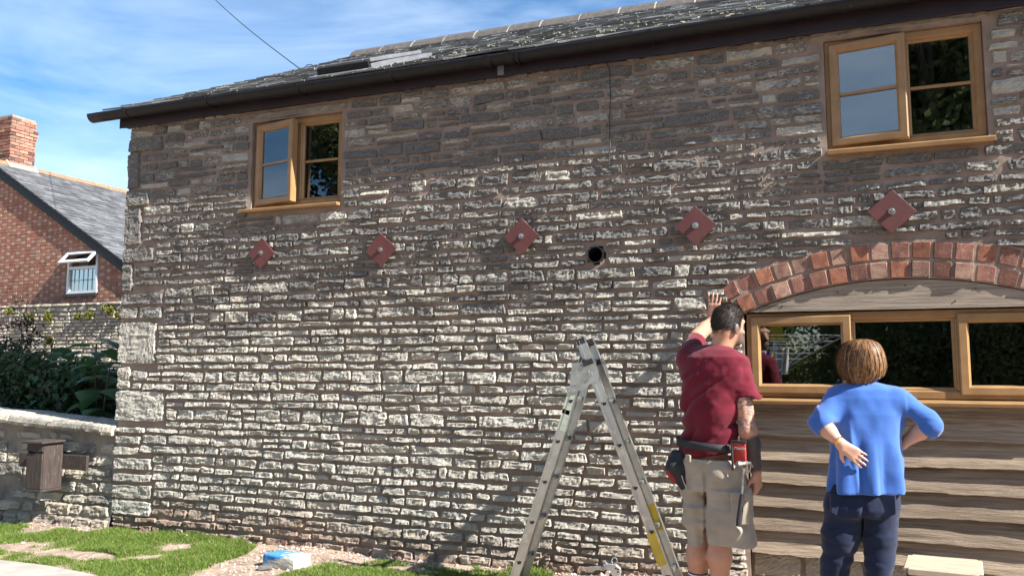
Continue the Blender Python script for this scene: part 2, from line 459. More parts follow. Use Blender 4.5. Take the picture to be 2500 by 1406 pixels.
def blocked(za, zb):
    """x-intervals taken by openings, lintels and quoins in the band za..zb"""
    iv = []
    for (a, b, c, d) in (WIN_L, WIN_R):
        if zb > c - .045 and za < d + .01: iv.append((a - .02, b + .02))
        if zb > d and za < d + .085: iv.append((a - .10, b + .06))
    if za < ARC_TOP + .235:
        def half(z_):
            if z_ < 1.79: return ARC_X - (AX0 - .012)
            ci_ = max((ARC_R + .238) ** 2 - (z_ - ARC_ZC) ** 2, 0) ** .5
            return min(ci_, ARC_X + .41 + .44 * (z_ - 1.8)) if ci_ else 0.0
        hw = max(half(za) * .7 + half(min(zb, ARC_TOP + .23)) * .3, half(zb))
        iv.append((ARC_X - hw, ARC_X + hw))
    if za < HOLE[1] + HOLE[2] + .008 and zb > HOLE[1] - HOLE[2] - .008: iv.append((HOLE[0] - HOLE[2] - .012, HOLE[0] + HOLE[2] + .012))
    for (a, b, c, d) in quoin_rects:
        if zb > c - .004 and za < d + .004 and min(zb, d) - max(za, c) > .25 * (zb - za): iv.append((a, b + .012))
    return sorted(iv)
stones = []
z = 0.035
ci = 0
while z < WTOP - .02:
    tall = rng.random()
    h = rng.uniform(.054, .070) if tall < .5 else (rng.uniform(.070, .090) if tall < .9 else rng.uniform(.090, .112))
    if z > 2.3: h = h * 1.08 + .003
    if abs(z - 1.335) < .03: h = .102
    if z + h > WTOP - .03: h = WTOP - z
    gap = rng.uniform(.008, .0135)
    iv = blocked(z, z + h)
    segs = []; cur = WX0
    for a, b in iv:
        if a > cur: segs.append((cur, a))
        cur = max(cur, b)
    if cur < WX1: segs.append((cur, WX1))
    for a, b in segs:
        x = a + (rng.uniform(0, .02) if a > WX0 else -.008)
        while x < b - .03:
            L = float(np.clip(rng.lognormal(math.log(.205), .44), .065, .48)) * (1.0 + 2.2 * max(0, h - .06))
            if x + L > b - .07: L = b - x
            if L > .46: L = L / 2
            s0, s1 = z + rng.uniform(-.004, .006), z + h - gap + rng.uniform(-.006, .005)
            dz = .012 * float(fbm(x * .8, 0, z * 3, 71, 2))
            if h > .086 and rng.random() < .28 and L > .1:
                mid = (s0 + s1) / 2 + rng.uniform(-.008, .008)
                stones.append((x, x + L - gap * .8, s0 + dz, mid - .006 + dz)); stones.append((x, x + L - gap * .8, mid + .006 + dz, s1 + dz))
            else:
                stones.append((x, x + L - gap * rng.uniform(.6, 1.1), s0 + dz, s1 + dz))
            x += L
    # fillers where a course is only partly cut by a sill
    for (a, b, c, d) in (WIN_L, WIN_R):
        for (f0, f1) in ((z, min(z + h - gap, c - .050)), (max(z, d + .09), z + h - gap)):
            if f1 - f0 > .022 and z + h > c - .045 and z < d + .085 and not (z > c and z + h < d):
                x = a - (.08 if f0 > d else .0)
                while x < b - .02:
                    L = min(rng.uniform(.1, .26), b + (.05 if f0 > d else 0) - x); stones.append((x, x + L - gap, f0 + .002, f1)); x += L
    z += h
    ci += 1
def stone_tint(x, z, r):
    """weathering of this stone: sooty lichen on the upper wall, soil at the foot"""
    up = float(sstep(1.15, 2.35, z + .25 * fbm(x * .7, 0, z * .7, 5, 2)))
    fresh = float(sstep(-.9, .1, x) * sstep(2.75, 3.1, z)) * .5 + float(sstep(.45, 0, abs(x + 3.95)) * sstep(.16, .05, abs(z - 2.66))) * .8
    stain = up * .80 + .06 + (r.random() - .5) * .60 - fresh * .6 - .16 * float(sstep(2.95, 3.35, z))
    if r.random() < .10: stain -= .5
    soil = float(sstep(.42, .04, z + .12 * fbm(x * 1.3, 2, 0, 8, 2))) * .9
    return (r.random(), float(np.clip(stain, 0, 1)), soil)
items = []
for k, (x0, x1, z0, z1) in enumerate(stones):
    if x1 - x0 < .03: continue
    zc = (z0 + z1) / 2; xc = (x0 + x1) / 2
    proud = (.019 - .009 * float(sstep(1.8, 3.0, zc))) * rng.uniform(.6, 1.35)
    V, Q = stone_mesh(x0, x1, z0, z1, proud, 1000 + k)
    px, py, fz = project((xc, 0, zc))
    area = (x1 - x0) * (z1 - z0) / fz ** 2
    vis = 0 < px < 2500 and 0 < py < 1406 and not (1650 < px < 1850 and py > 850) and not (1990 < px < 2260 and py > 900)
    items.append((area if vis else 0, V, Q, stone_tint(xc, zc, rng)))
for k, (x0, x1, z0, z1) in enumerate(quoin_rects):
    V, Q = stone_mesh(x0, x1, z0, z1, .022, 9000 + k, relief=.008, rough=.8)
    items.append((1.0, V, Q, (rng.random(), .25 + .45 * float(sstep(1.2, 2.2, z0)), 0)))
items.sort(key=lambda i: -i[0])
rest = Join()
for k, (ar, V, Q, tn) in enumerate(items):
    if k < 300: np_obj('stone', V, Q, M['stone'], wall, np.zeros((len(V), 3)) + tn)
    else: rest.add(V, Q, tn)
tag(rest.build('small_stones', M['stone'], wall), kind='stuff')

# ---- gable end, back, inside: plain masonry out of view
mb = MB()
mb.prism([(0.03, 0), (7.95, 0), (7.95, 3.60), (4.0, 5.62), (0.03, 3.60)], 'x', WX0 + .012, WX0 + .30)
mb.prism([(0.03, 0), (7.95, 0), (7.95, 3.60), (4.0, 5.62), (0.03, 3.60)], 'x', WX1 - .3, WX1 - .01)
mb.box(WX0 + .3, WX1 - .3, 7.6, 7.95, 0, 3.6)
mb.build('gable_masonry', M['mortar'], wall)
mb = MB()
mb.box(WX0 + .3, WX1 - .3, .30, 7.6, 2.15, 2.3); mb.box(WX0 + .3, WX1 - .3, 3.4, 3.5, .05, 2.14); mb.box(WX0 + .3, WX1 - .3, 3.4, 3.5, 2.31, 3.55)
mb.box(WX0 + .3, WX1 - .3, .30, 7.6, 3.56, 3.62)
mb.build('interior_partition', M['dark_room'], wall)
# gable quoins seen from the side
gq = Join(); zz = 0.05
rg = np.random.default_rng(3)
while zz < 5.4:
    h = rg.uniform(.07, .13); yl = 0.02; ymax = 7.9 if zz < 3.6 else None
    lo = 0.02 if zz < 3.55 else (zz - 3.55) * 1.95 + .05; hi = 7.93 if zz < 3.55 else 7.93 - (zz - 3.55) * 1.95
    y = lo
    while y < hi - .1:
        L = min(rg.uniform(.12, .42), hi - y)
        V, Q = stone_mesh(y, y + L - .014, zz, zz + h - .014, .016, int(y * 977 + zz * 31337), cell=.03)
        V = np.stack([WX0 + .012 + V[:, 1], V[:, 0], V[:, 2]], -1)
        gq.add(V, Q[:, ::-1], (rg.random(), .5 * rg.random(), 0)); y += L
    zz += h
tag(gq.build('gable_stones', M['stone'], wall), kind='stuff')

# ---- window reveals and lintels
rv = []
for (a, b, c, d) in (WIN_L, WIN_R):
    rv += [(a - .03, a - .001, .012, .30, c - .03, d + .03), (b + .001, b + .03, .012, .30, c - .03, d + .03), (a, b, .013, .30, d + .001, d + .03), (a, b, .013, .30, c - .03, c - .001)]
rv += [(AX0 - .03, AX0 - .001, .012, .30, 0, 1.80), (AX1 + .001, AX1 + .03, .012, .30, 0, 1.80)]
for r_ in rv: MB().box(*r_).build('reveal', M['mortar'], wall)
for (a, b, c, d), (la, lb, lz) in ((WIN_L, (.09, .05, .075)), (WIN_R, (.09, .05, .072))):
    V, Q = stone_mesh(a - la, b + lb, d + .004, d + lz, .014, int(a * 1000) + 77777, relief=.004, rough=.8, cell=.02)
    np_obj('lintel', V, Q, M['lintel'], wall)

# ---- brick arch: two rings of headers
arch = empty('brick_arch', (ARC_X, 0, ARC_TOP), house)
def arch_brick(th0, th1, r0, r1, seed):
    r = np.random.default_rng(seed)
    nu, nv = 7, 7
    u = np.array([-1, -.97, -.9, 0, .9, .97, 1.0])
    U, W = np.meshgrid(u, u, indexing='ij')
    e = 1 - np.maximum(np.abs(U), np.abs(W))
    pu = U * (1 - .03 * W ** 8); pw = W * (1 - .03 * U ** 8)
    th = (th0 + th1) / 2 + pu * (th1 - th0) / 2 + r.normal(0, .0004, U.shape)
    rr = (r0 + r1) / 2 + pw * (r1 - r0) / 2 + r.normal(0, .0012, U.shape)
    X = ARC_X + rr * np.sin(th); Z = ARC_ZC + rr * np.cos(th)
    Y = -(.012 + r.uniform(-.007, .007)) * sstep(0, .06, e) + .10 * (e < .001) + .0025 * fbm(X * 30, 0, Z * 30, seed, 2) + r.uniform(-.003, .003) * U + r.normal(0, .0008, U.shape)
    V = np.stack([X, Y, Z], -1).reshape(-1, 3)
    idx = np.arange(nu * nv).reshape(nu, nv)
    return V, np.stack([idx[:-1, :-1], idx[1:, :-1], idx[1:, 1:], idx[:-1, 1:]], -1).reshape(-1, 4)
for ring, (r0, r1) in enumerate(((ARC_R + .006, ARC_R + .108), (ARC_R + .122, ARC_R + .226))):
    pitch = .1165 / ((r0 + r1) / 2); n = int(round(2 * math.radians(23.8) / pitch))
    t0 = -math.radians(23.8) - (pitch / 2 if ring else 0)
    for k in range(n + (1 if ring else 0)):
        a = t0 + k * pitch
        V, Q = arch_brick(a + .0028, a + pitch - .0028, r0, r1, 300 + ring * 100 + k)
        q = rng.random()
        np_obj('brick', V, Q, M[('arch_brick', 'arch_brick', 'arch_brick_pale', 'arch_brick_orange', 'arch_brick')[int(rng.integers(0, 5))]], arch, np.zeros((len(V), 3)) + (q, q, q))
# mortar of the arch, its soffit
A = np.linspace(-math.radians(24.4), math.radians(24.4), 40)
mb = MB()
mb.prism([(ARC_X + (ARC_R + .002) * math.sin(a), ARC_ZC + (ARC_R + .002) * math.cos(a)) for a in A] + [(ARC_X + (ARC_R + .24) * math.sin(a), ARC_ZC + (ARC_R + .24) * math.cos(a)) for a in A[::-1]], 'y', -.004, .30)
mb.build('arch_mortar', M['mortar'], arch)

# ---- windows
def rail(mb, x0, x1, z0, z1, w, y0, y1, bev=.006, Mx=None, wt=None):
    """mitred rectangular frame of bar width w between y0 (front) and y1 (back)"""
    def ring(x0, x1, z0, z1, y): return [(x0, y, z0), (x1, y, z0), (x1, y, z1), (x0, y, z1)]
    c = bev * 2.2
    R = [ring(x0, x1, z0, z1, y1), ring(x0, x1, z0, z1, y0 + bev), ring(x0 + bev, x1 - bev, z0 + bev, z1 - bev, y0),
         ring(x0 + w - c, x1 - w + c, z0 + w - c, z1 - w + c, y0), ring(x0 + w, x1 - w, z0 + w, z1 - w, y0 + c * 1.3), ring(x0 + w, x1 - w, z0 + w, z1 - w, y1)]
    b = bmesh.new()
    vs = [[b.verts.new(p) for p in r] for r in R]
    for i in range(len(R)):
        A_, B_ = vs[i], vs[(i + 1) % len(R)]
        for k in range(4): b.faces.new((A_[k], A_[(k + 1) % 4], B_[(k + 1) % 4], B_[k]))
    mb._add(b, Mx)
def make_window(x0, x1, z0, z1, yf, lights, sill, fw=.052, sw=.058, fdep=.07):
    w = empty('window', ((x0 + x1) / 2, yf, z0), house)
    mb = MB()
    rail(mb, x0, x1, z0, z1, fw, yf, yf + fdep, .005)
    for i in range(len(lights) - 1):
        xm = lights[i][1]
        mb.box(xm - .026, xm + .026, yf + .0015, yf + fdep - .002, z0 + fw - .004, z1 - fw + .004, .006)
    mb.build('frame', M['oak'], w)
    for (a, b, kind, bar, ang) in lights:
        if kind == 'fixed':
            ia, ib = a + (.026 if a > x0 + .06 else fw), b - (.026 if b < x1 - .06 else fw)
            mb = MB(); rail(mb, ia - .004, ib + .004, z0 + fw - .004, z1 - fw + .004, .020, yf + .012, yf + fdep - .01, .005); mb.build('bead', M['oak'], w)
            MB().box(ia + .01, ib - .01, yf + .034, yf + .040, z0 + fw + .01, z1 - fw - .01).build('pane', M['glass'], w)
            if bar:
                zm = (z0 + z1) / 2
                MB().box(ia + .012, ib - .012, yf + .020, yf + .032, zm - .010, zm + .010, .003).build('glazing_bar', M['oak'], w)
        else:
            ia, ib = a + (-.014 if a > x0 + .06 else .026), b - (-.014 if b < x1 - .06 else .026)
            za, zb = z0 + .026, z1 - .026
            R_ = Matrix.Translation((ia, yf - .018, 0)) @ Matrix.Rotation(-math.radians(ang), 4, 'Z') @ Matrix.Translation((-ia, -(yf - .018), 0))
            mb = MB(); rail(mb, ia, ib, za, zb, sw, yf - .018, yf + .040, .007, R_); mb.build('sash', M['oak'], w)
            MB().box(ia + sw - .008, ib - sw + .008, yf + .010, yf + .016, za + sw - .008, zb - sw + .008, 0, R_).build('pane', M['glass'], w)
            if bar:
                zm = (z0 + z1) / 2
                MB().box(ia + sw - .004, ib - sw + .004, yf - .002, yf + .008, zm - .010, zm + .010, .003, R_).build('glazing_bar', M['oak'], w)
            if ang > 5:
                mb = MB()
                mb.box(b - .024, b - .012, yf - .006, yf - .0005, za + .02, zb - .02, 0)
                mb.box(b - .028, b - .010, yf - .016, yf - .006, (za + zb) / 2 - .05, (za + zb) / 2 + .03, .002)
                mb.build('lock_strip', M['zinc'], w)
    if sill:
        sx0, sx1, sp, sh = sill
        mb = MB()
        mb.prism([(yf + .02, z0 - .002), (yf - sp, z0 - .014), (yf - sp - .004, z0 - .020), (yf - sp, z0 - sh), (yf - sp + .03, z0 - sh + .002), (yf + .02, z0 - sh + .006)], 'x', sx0, sx1, .002)
        mb.build('sill', M['oak'], w)
    return w
wl_m = at(722, 400)[0]
make_window(*WIN_L, .035, [(WIN_L[0], wl_m, 'sash', True, 11), (wl_m, WIN_L[1], 'fixed', True, 0)], (WIN_L[0] - .07, WIN_L[1] + .005, .095, .040))
wr_m = at(2207, 220)[0]
make_window(*WIN_R, .030, [(WIN_R[0], wr_m, 'sash', True, 9), (wr_m, WIN_R[1], 'fixed', True, 0)], (WIN_R[0] - .003, WIN_R[1] + .022, .10, .046))
b1, b2 = at(2074, 860)[0], at(2350, 860)[0]
make_window(*BWIN, .045, [(BWIN[0], b1, 'sash', False, 3.0), (b1, b2, 'fixed', False, 0), (b2, BWIN[1], 'sash', False, 0)], (BWIN[0] + .002, BWIN[1] - .002, .085, .040), fw=.055, sw=.06)
# curved timber head board
xa = np.linspace(AX0 + .01, AX1 - .01, 40)
mb = MB(); mb.prism([(AX0 + .01, 1.809), (AX1 - .01, 1.809)] + [(x, float(arc_z(x)) - .004) for x in xa[::-1]], 'y', .006, .036)
hb = mb.build('head_board', M['board'], house)
mb = MB()
for (px, py) in ((1910, 748), (2045, 714), (2210, 697), (2332, 735), (2382, 704)):
    p = at(px, py, .006); mb.cyl((p[0], .002, p[2]), (p[0], .007, p[2]), .0045, seg=8)
mb.build('nail_head', M['black'], hb)
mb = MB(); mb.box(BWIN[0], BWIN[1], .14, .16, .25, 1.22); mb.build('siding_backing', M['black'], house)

# ---- waney-edge siding
siding = empty('siding', (ARC_X, .05, .3), house)
pz = [1.165, 1.020, .868, .722, .572, .428, .288]
for k, zb in enumerate(pz):
    nx, nz = 90, 7
    zt = zb + .185 if k else 1.222
    xs_ = np.linspace(AX0 + .012, AX1 - .012, nx)
    edge = .012 * fbm(xs_ * 2.2 + k * 9, 0, 0, 40 + k, 3) + .004 * fbm(xs_ * 14 + k, 2, 0, 60 + k, 2)
    sag = -.012 * (xs_ - AX0) / (AX1 - AX0) * (.4 * k)
    V = []
    for i in range(nz + 2):
        f = min(i / (nz - 1), 1.0)
        zz = zt + (zb + edge + sag - zt) * f
        yy = .066 - .042 * f ** 1.2 + .006 * fbm(xs_ * 4, k * 3.1, zz * 12, 90, 3) - .008 * sstep(.5, 1, f) * vnoise(xs_ * 1.7, k, 0, 5)
        if i == nz: yy = yy + .022; zz = zz + .0015
        if i == nz + 1: zz = zz + .08; yy = yy + .04
        V.append(np.stack([xs_, yy, zz], -1))
    V = np.array(V); n2 = V.shape[0]
    idx = np.arange(n2 * nx).reshape(n2, nx)
    Q = np.stack([idx[:-1, :-1], idx[1:, :-1], idx[1:, 1:], idx[:-1, 1:]], -1).reshape(-1, 4)
    np_obj('plank', V.reshape(-1, 3), Q, M['siding'], siding, np.zeros((n2 * nx, 3)) + rng.random(), smooth=False)
# plinth below the boards
pl = empty('plinth', (ARC_X, .05, .04), house)
mb = MB(); mb.box(AX0 + .002, AX1 - .002, .075, .29, -.05, .33); mb.build('plinth_mortar', M['mortar'], pl)
for (z0, z1) in ((.03, .125), (.135, .28)):
    x = AX0 + .012
    while x < AX1 - .06:
        L = min(rng.uniform(.2, .42), AX1 - .01 - x)
        V, Q = stone_mesh(x, x + L - .014, z0, z1, .018, int(x * 1000) + 5555, y0=.072, relief=.006)
        np_obj('stone', V, Q, M['garden_stone'], pl, np.zeros((len(V), 3)) + (1.0, .1, .25)); x += L

# ---- fascia, gutter, brackets
GX0, GX1 = -6.02, WX1 + .15
mb = MB(); mb.box(WX0 - .05, WX1 + .02, -.064, -.042, 3.600, 3.765, .002); mb.build('fascia_board', M['fascia'], house)
mb = MB(); mb.box(WX0 - .05, WX1 + .02, -.0415, .02, 3.612, 3.628); mb.build('soffit_board', M['fascia'], house)
gut = empty('gutter', (-1.3, -.16, 3.72), house)
GR, GYC, GZC = .062, -.142, 3.728
th = np.linspace(math.pi * .98, 2.02 * math.pi, 15)
gx = np.linspace(GX0, GX1, 60)
def gut_sag(x): return .010 * np.sin(x * .9 + .5) + .006 * fbm(x * .8, 0, 0, 12, 2)
prof = [(GYC + GR * math.cos(a), GZC + GR * math.sin(a)) for a in th] + [(GYC + (GR - .005) * math.cos(a), GZC + (GR - .005) * math.sin(a)) for a in th[::-1]]
V = np.array([[(x, p[0], p[1] + float(gut_sag(x)) + .0045 * (x + 1.3)) for p in prof] for x in gx]); m_ = len(prof)
idx = np.arange(len(gx) * m_).reshape(len(gx), m_)
Q = np.stack([idx[:-1], idx[1:], np.roll(idx, -1, 1)[1:], np.roll(idx, -1, 1)[:-1]], -1).reshape(-1, 4)
Q = np.vstack([Q] + [[[idx[e_, k], idx[e_, k + 1], idx[e_, m_ - 2 - k], idx[e_, m_ - 1 - k]] for k in range(len(th) - 1)] for e_ in (0, -1)])
np_obj('channel', V.reshape(-1, 3), Q, M['gutter'], gut, smooth=True)
def gut_band(x, w, name='bracket', rr=.067, arm=True):
    mb = MB(); dz = float(gut_sag(x)) + .0045 * (x + 1.3)
    pts = [(GYC + rr * math.cos(a), GZC + rr * math.sin(a) + dz) for a in th]
    inn = [(GYC + (rr - .006) * math.cos(a), GZC + (rr - .006) * math.sin(a) + dz) for a in th]
    mb.prism(pts + inn[::-1], 'x', x - w / 2, x + w / 2)
    if arm: mb.box(x - w / 2 + .002, x + w / 2 - .002, GYC + .05, -.0635, GZC - .055 + dz, GZC - .005 + dz)
    mb.build(name, M['gutter'], gut, smooth=True)
for px in (318, 512, 733, 958, 1594, 1978): gut_band(at(px, 200, GYC)[0], .030)
gut_band(2.2, .03)
for px in (1195, 1250): gut_band(at(px, 150, GYC)[0], .05, 'joint_collar', .070, False)
for px in (1268,): gut_band(at(px, 150, GYC)[0], .014, 'joint_clip', .075, False)
mb = MB(); p = at(1222, 178, -.075); mb.box(p[0] - .025, p[0] + .025, -.078, -.0645, 3.605, 3.675, .003); mb.build('fascia_clip', M['lead'], house)

# ---- roof
roof = empty('roof', (-1.25, RIDGE_Y, RIDGE_Z), house)
SL = math.atan2(RIDGE_Z - EAVE_Z, RIDGE_Y - EAVE_Y); SLEN = math.hypot(RIDGE_Z - EAVE_Z, RIDGE_Y - EAVE_Y)
cS, sS = math.cos(SL), math.sin(SL)
def roofp(x, s, h):
    """point at distance s up the slope, h off it; the old roof sags between its trusses"""
    sag = -.035 * np.sin(np.clip(s / SLEN, 0, 1) * math.pi) * (.6 + .4 * np.sin(x * 1.1)) + .018 * fbm(x * .9, s * .5, 0, 77, 2)
    return np.stack([x, EAVE_Y + s * cS - h * sS, EAVE_Z + s * sS + h * cS + sag], -1)
RX0, RX1 = -5.86, WX1 + .1
slates = []
s, row = -.02, 0
while s < SLEN - .05:
    g = .225 - .075 * s / SLEN
    x = RX0 + rng.uniform(-.04, .04) - (.1 if row % 2 else 0)
    while x < RX1:
        w = rng.uniform(.17, .36)
        x0, x1 = max(x + .003, RX0 + rng.uniform(-.03, .03)), x + w - .003
        if x1 - x0 > .05:
            tk = rng.uniform(.010, .015); lift = rng.uniform(0, .0025); dj = rng.uniform(-.007, .007)
            ln = g * 1.9
            P = []
            for (ss, hh) in ((s + dj, .020 + lift), (s + ln, .004)):
                for xx in (x0 + rng.uniform(-.004, .004), x1 + rng.uniform(-.004, .004)):
                    P.append((xx, ss + rng.uniform(-.008, .008), hh)); P.append((xx, ss + rng.uniform(-.005, .005), hh + tk))
            P = np.array(P); V = roofp(P[:, 0], P[:, 1], P[:, 2])
            px, py, fz = project(V.mean(0))
            slates.append((w * g / fz ** 2 if (0 < px < 2500 and -30 < py < 1406) else 0, V, rng.random()))
        x += w
    s += g; row += 1
SQ = np.array([[0, 2, 3, 1], [4, 5, 7, 6], [0, 1, 5, 4], [2, 6, 7, 3], [1, 3, 7, 5], [0, 4, 6, 2]])
slates.sort(key=lambda q: -q[0])
rest = Join()
for k, (a_, V, r_) in enumerate(slates):
    if k < 300: np_obj('slate', V, SQ, M['slate'], roof, np.zeros((8, 3)) + r_)
    else: rest.add(V, SQ, (r_, r_, r_))
tag(rest.build('far_slates', M['slate'], roof), kind='stuff')
# underlay and back slope
nx = 24
xs_ = np.linspace(RX0 + .05, RX1 - .02, nx); ss_ = np.linspace(.02, SLEN, 10)
X, S = np.meshgrid(xs_, ss_, indexing='ij'); V = roofp(X, S, -.012).reshape(-1, 3)
idx = np.arange(V.shape[0]).reshape(nx, 10)
np_obj('underlay', V, np.stack([idx[:-1, :-1], idx[1:, :-1], idx[1:, 1:], idx[:-1, 1:]], -1).reshape(-1, 4), M['slate'], roof)
mb = MB(); mb.quad((RX0, RIDGE_Y, RIDGE_Z), (RX1, RIDGE_Y, RIDGE_Z), (RX1, 2 * RIDGE_Y + .2, EAVE_Z), (RX0, 2 * RIDGE_Y + .2, EAVE_Z)); mb.build('back_slope', M['slate'], roof)
mb = MB(); mb.prism([(-.05, 3.60), (-.05, 3.72), (RIDGE_Y, RIDGE_Z - .02), (RIDGE_Y, RIDGE_Z - .16)], 'x', WX0 - .09, WX0 - .06)
mb.build('verge_board', M['fascia'], roof)
# moss and dirt along the lowest slates
mo = Join()
for k in range(240):
    x = rng.uniform(-3.2, WX1); s = rng.uniform(.02, 1.9); sz = rng.uniform(.006, .016)
    c = roofp(np.array(x), np.array(s), np.array(.034))
    V = boxv(-sz, sz, -sz * .8, sz * .8, -.004, sz * .5) * rng.uniform(.6, 1.2, 3) + rng.normal(0, .002, (8, 3)) + c
    mo.add(V, BOXQ)
M['moss'] = surf('dry_lichen', (.27, .255, .19), (.19, .175, .12), 40, .95, .4, 120)
tag(mo.build('lichen_clumps', M['moss'], roof), kind='stuff')
# ridge tiles
x = at(865, 140, RIDGE_Y)[0]
k = 0
while x < RX1:
    L = rng.uniform(.44, .52); zz = RIDGE_Z + .065 + .012 * fbm(np.array(x * .7), 0, 0, 4, 2) + .004 * (k % 2)
    r = .15
    out = [(RIDGE_Y - r, zz - .105), (RIDGE_Y - r * .55, zz - .02), (RIDGE_Y, zz + .045), (RIDGE_Y + r * .55, zz - .02), (RIDGE_Y + r, zz - .105)]
    inn = [(p[0], p[1] - .02) for p in out[::-1]]
    mb = MB(); mb.prism([(float(a), float(b)) for a, b in out + inn], 'x', x, x + L - .016, .003); mb.build('ridge_tile', M['ridge'], roof)
    mb = MB(); mb.prism([(float(a) , float(b) - .004) for a, b in out + inn], 'x', x + L - .016, x + L); mb.build('ridge_joint', M['garden_stone'], roof)
    x += L; k += 1

# ---- roof light, tipped open
sky = empty('roof_window', (-3.6, 1.2, 4.4), house)
s_lo = .42
x_lo = at(786, 196, EAVE_Y + s_lo * cS)[0]
def roofM(x, s, h, pitch=0.0):
    o = roofp(np.array(x), np.array(s), np.array(h))
    return Matrix.Translation(Vector(o)) @ Matrix.Rotation(SL + pitch, 4, 'X')
R_ = roofM(x_lo, s_lo, .01)
W_, H_ = .50, .98
mb = MB()
for (a, b, c, d) in ((-.07, 0, -.10, H_ + .1), (W_, W_ + .07, -.10, H_ + .1), (0, W_, -.16, 0), (0, W_, H_, H_ + .12)): mb.box(a, b, c, d, 0, .03, .004, R_)
mb.build('flashing', M['lead'], sky)
mb = MB()
for (a, b, c, d) in ((0, .05, 0, H_), (W_ - .05, W_, 0, H_), (.05, W_ - .05, 0, .05), (.05, W_ - .05, H_ - .05, H_)): mb.box(a, b, c, d, .02, .06, .006, R_)
mb.build('frame', M['lead'], sky)
R2 = roofM(x_lo, s_lo, .02, -math.radians(2)) 
mb = MB()
for (a, b, c, d) in ((-.01, .06, -.02, H_), (W_ - .06, W_ + .01, -.02, H_), (.06, W_ - .06, -.02, .05), (.06, W_ - .06, H_ - .06, H_)): mb.box(a, b, c, d, .062, .095, .006, R2)
mb.build('sash', M['lead'], sky)
MB().box(.06, W_ - .06, .05, H_ - .06, .072, .079, 0, R2).build('pane', M['glass'], sky)
mb = MB(); mb.box(.0, W_, -.05, -.02, .01, .085, .004, R_); mb.build('lower_cover', M['gutter'], sky)

# ---- tie plates, vent, wall cable
for (px, py, dg) in ((638, 618, .262), (930, 610, .272), (1273, 577, .268), (1698, 551, .270), (2177, 517, .278)):
    c = at(px, py, -.045); a = .707 * dg / 1.0
    tp = empty('tie_plate', (c[0], -.045, c[2]), house)
    rot = math.radians(45 + rng.uniform(-4, 4))
    T = Matrix.Translation((c[0], -.045, c[2])) @ Matrix.Rotation(rot, 4, 'Y')
    MB().box(-a / 2, a / 2, -.006, .006, -a / 2, a / 2, .0015, T).build('plate', M['plate'], tp)
    mb = MB(); hx = [(.015 * math.cos(k * math.pi / 3), .015 * math.sin(k * math.pi / 3)) for k in range(6)]
    mb.prism(hx, 'y', -.020, -.0065, .001, T); mb.cyl((c[0], -.045 - .034, c[2]), (c[0], -.045 - .02, c[2]), .0085, seg=10); mb.cyl((c[0], -.045 - .0095, c[2]), (c[0], -.045 - .0064, c[2]), .021, seg=16)
    mb.build('bolt', M['zinc'], tp)
hx_, hz_, hr_ = HOLE
vp = empty('vent_pipe', (hx_, 0, hz_), house)
mb = MB()
n = 28
for (ra, rb, ya, yb) in ((hr_, hr_, -.028, .25), (hr_ + .008, hr_ + .008, -.028, .25)):
    for k in range(n):
        a, b = 2 * math.pi * k / n, 2 * math.pi * (k + 1) / n
        mb.quad((hx_ + ra * math.cos(a), ya, hz_ + ra * math.sin(a)), (hx_ + ra * math.cos(b), ya, hz_ + ra * math.sin(b)), (hx_ + rb * math.cos(b), yb, hz_ + rb * math.sin(b)), (hx_ + rb * math.cos(a), yb, hz_ + rb * math.sin(a)))
for k in range(n):
    a, b = 2 * math.pi * k / n, 2 * math.pi * (k + 1) / n
    mb.quad(*[(hx_ + r * math.cos(t), -.028, hz_ + r * math.sin(t)) for r, t in ((hr_, a), (hr_ + .008, a), (hr_ + .008, b), (hr_, b))])
mb.build('pipe_sleeve', M['black'], vp)
pts = [at(px, py, -.022) for px, py in ((1480, 152), (1489, 172), (1491, 230), (1489, 300), (1490, 360), (1487, 404))]
pts = [(p[0], -.03, p[2]) for p in pts]
MB().tube(pts, .0042, 6).build('wall_cable', M['black'], house)
# overhead wire with a loop at the roof edge
oc = empty('overhead_wire', tuple(at(742, 176, 2.3)))
a = at(742, 176, 2.3); b = at(500, -24, 6.0)
pts = [tuple(a + (b - a) * t + np.array([0, 0, -.05 * math.sin(math.pi * t)])) for t in np.linspace(0, 1, 14)]
far = np.array(b) + (np.array(b) - np.array(a)) * 6
M['wire'] = surf('green_black_cable', (.02, .035, .03), (.015, .02, .02), 20, .5, 0)
MB().tube(pts + [tuple(far)], .0075, 6).build('cable', M['wire'], oc)
loop = [at(742 + 14 + 12 * math.cos(t), 174 - 5 + 11 * math.sin(t), 2.3) for t in np.linspace(math.pi * .9, 2.25 * math.pi, 14)]
MB().tube([tuple(p) for p in loop], .005, 6).build('loop', M['wire'], oc)
tag(oc, 'thin dark overhead wire slanting across the sky to the slate roof', 'wire')
# ================================================================== GROUND
def gz(x, y):
    x = np.asarray(x, float); y = np.asarray(y, float)
    return .04 + .018 * fbm(x * 1.4, y * 1.4, 0, 51, 3) + .05 * sstep(-.35, -.02, y) * sstep(.6, .2, y) * (.5 + .5 * fbm(x * 1.1, 0, 0, 52, 2))
xs = np.concatenate([[-400, -120, -40, -20], np.arange(-11, 5.01, .05), [9, 20, 60, 200, 400]])
ys = np.concatenate([[-400, -100, -30, -12], np.arange(-6.5, .31, .05), np.arange(.6, 8, .4), [12, 25, 60, 200, 600]])
X, Y = np.meshgrid(xs, ys, indexing='ij')
Z = gz(X, Y) + .006 * fbm(X * 14, Y * 14, 0, 53, 3)
V = np.stack([X, Y, Z], -1).reshape(-1, 3); idx = np.arange(V.shape[0]).reshape(len(xs), len(ys))
Q = np.stack([idx[:-1, :-1], idx[1:, :-1], idx[1:, 1:], idx[:-1, 1:]], -1).reshape(-1, 4)
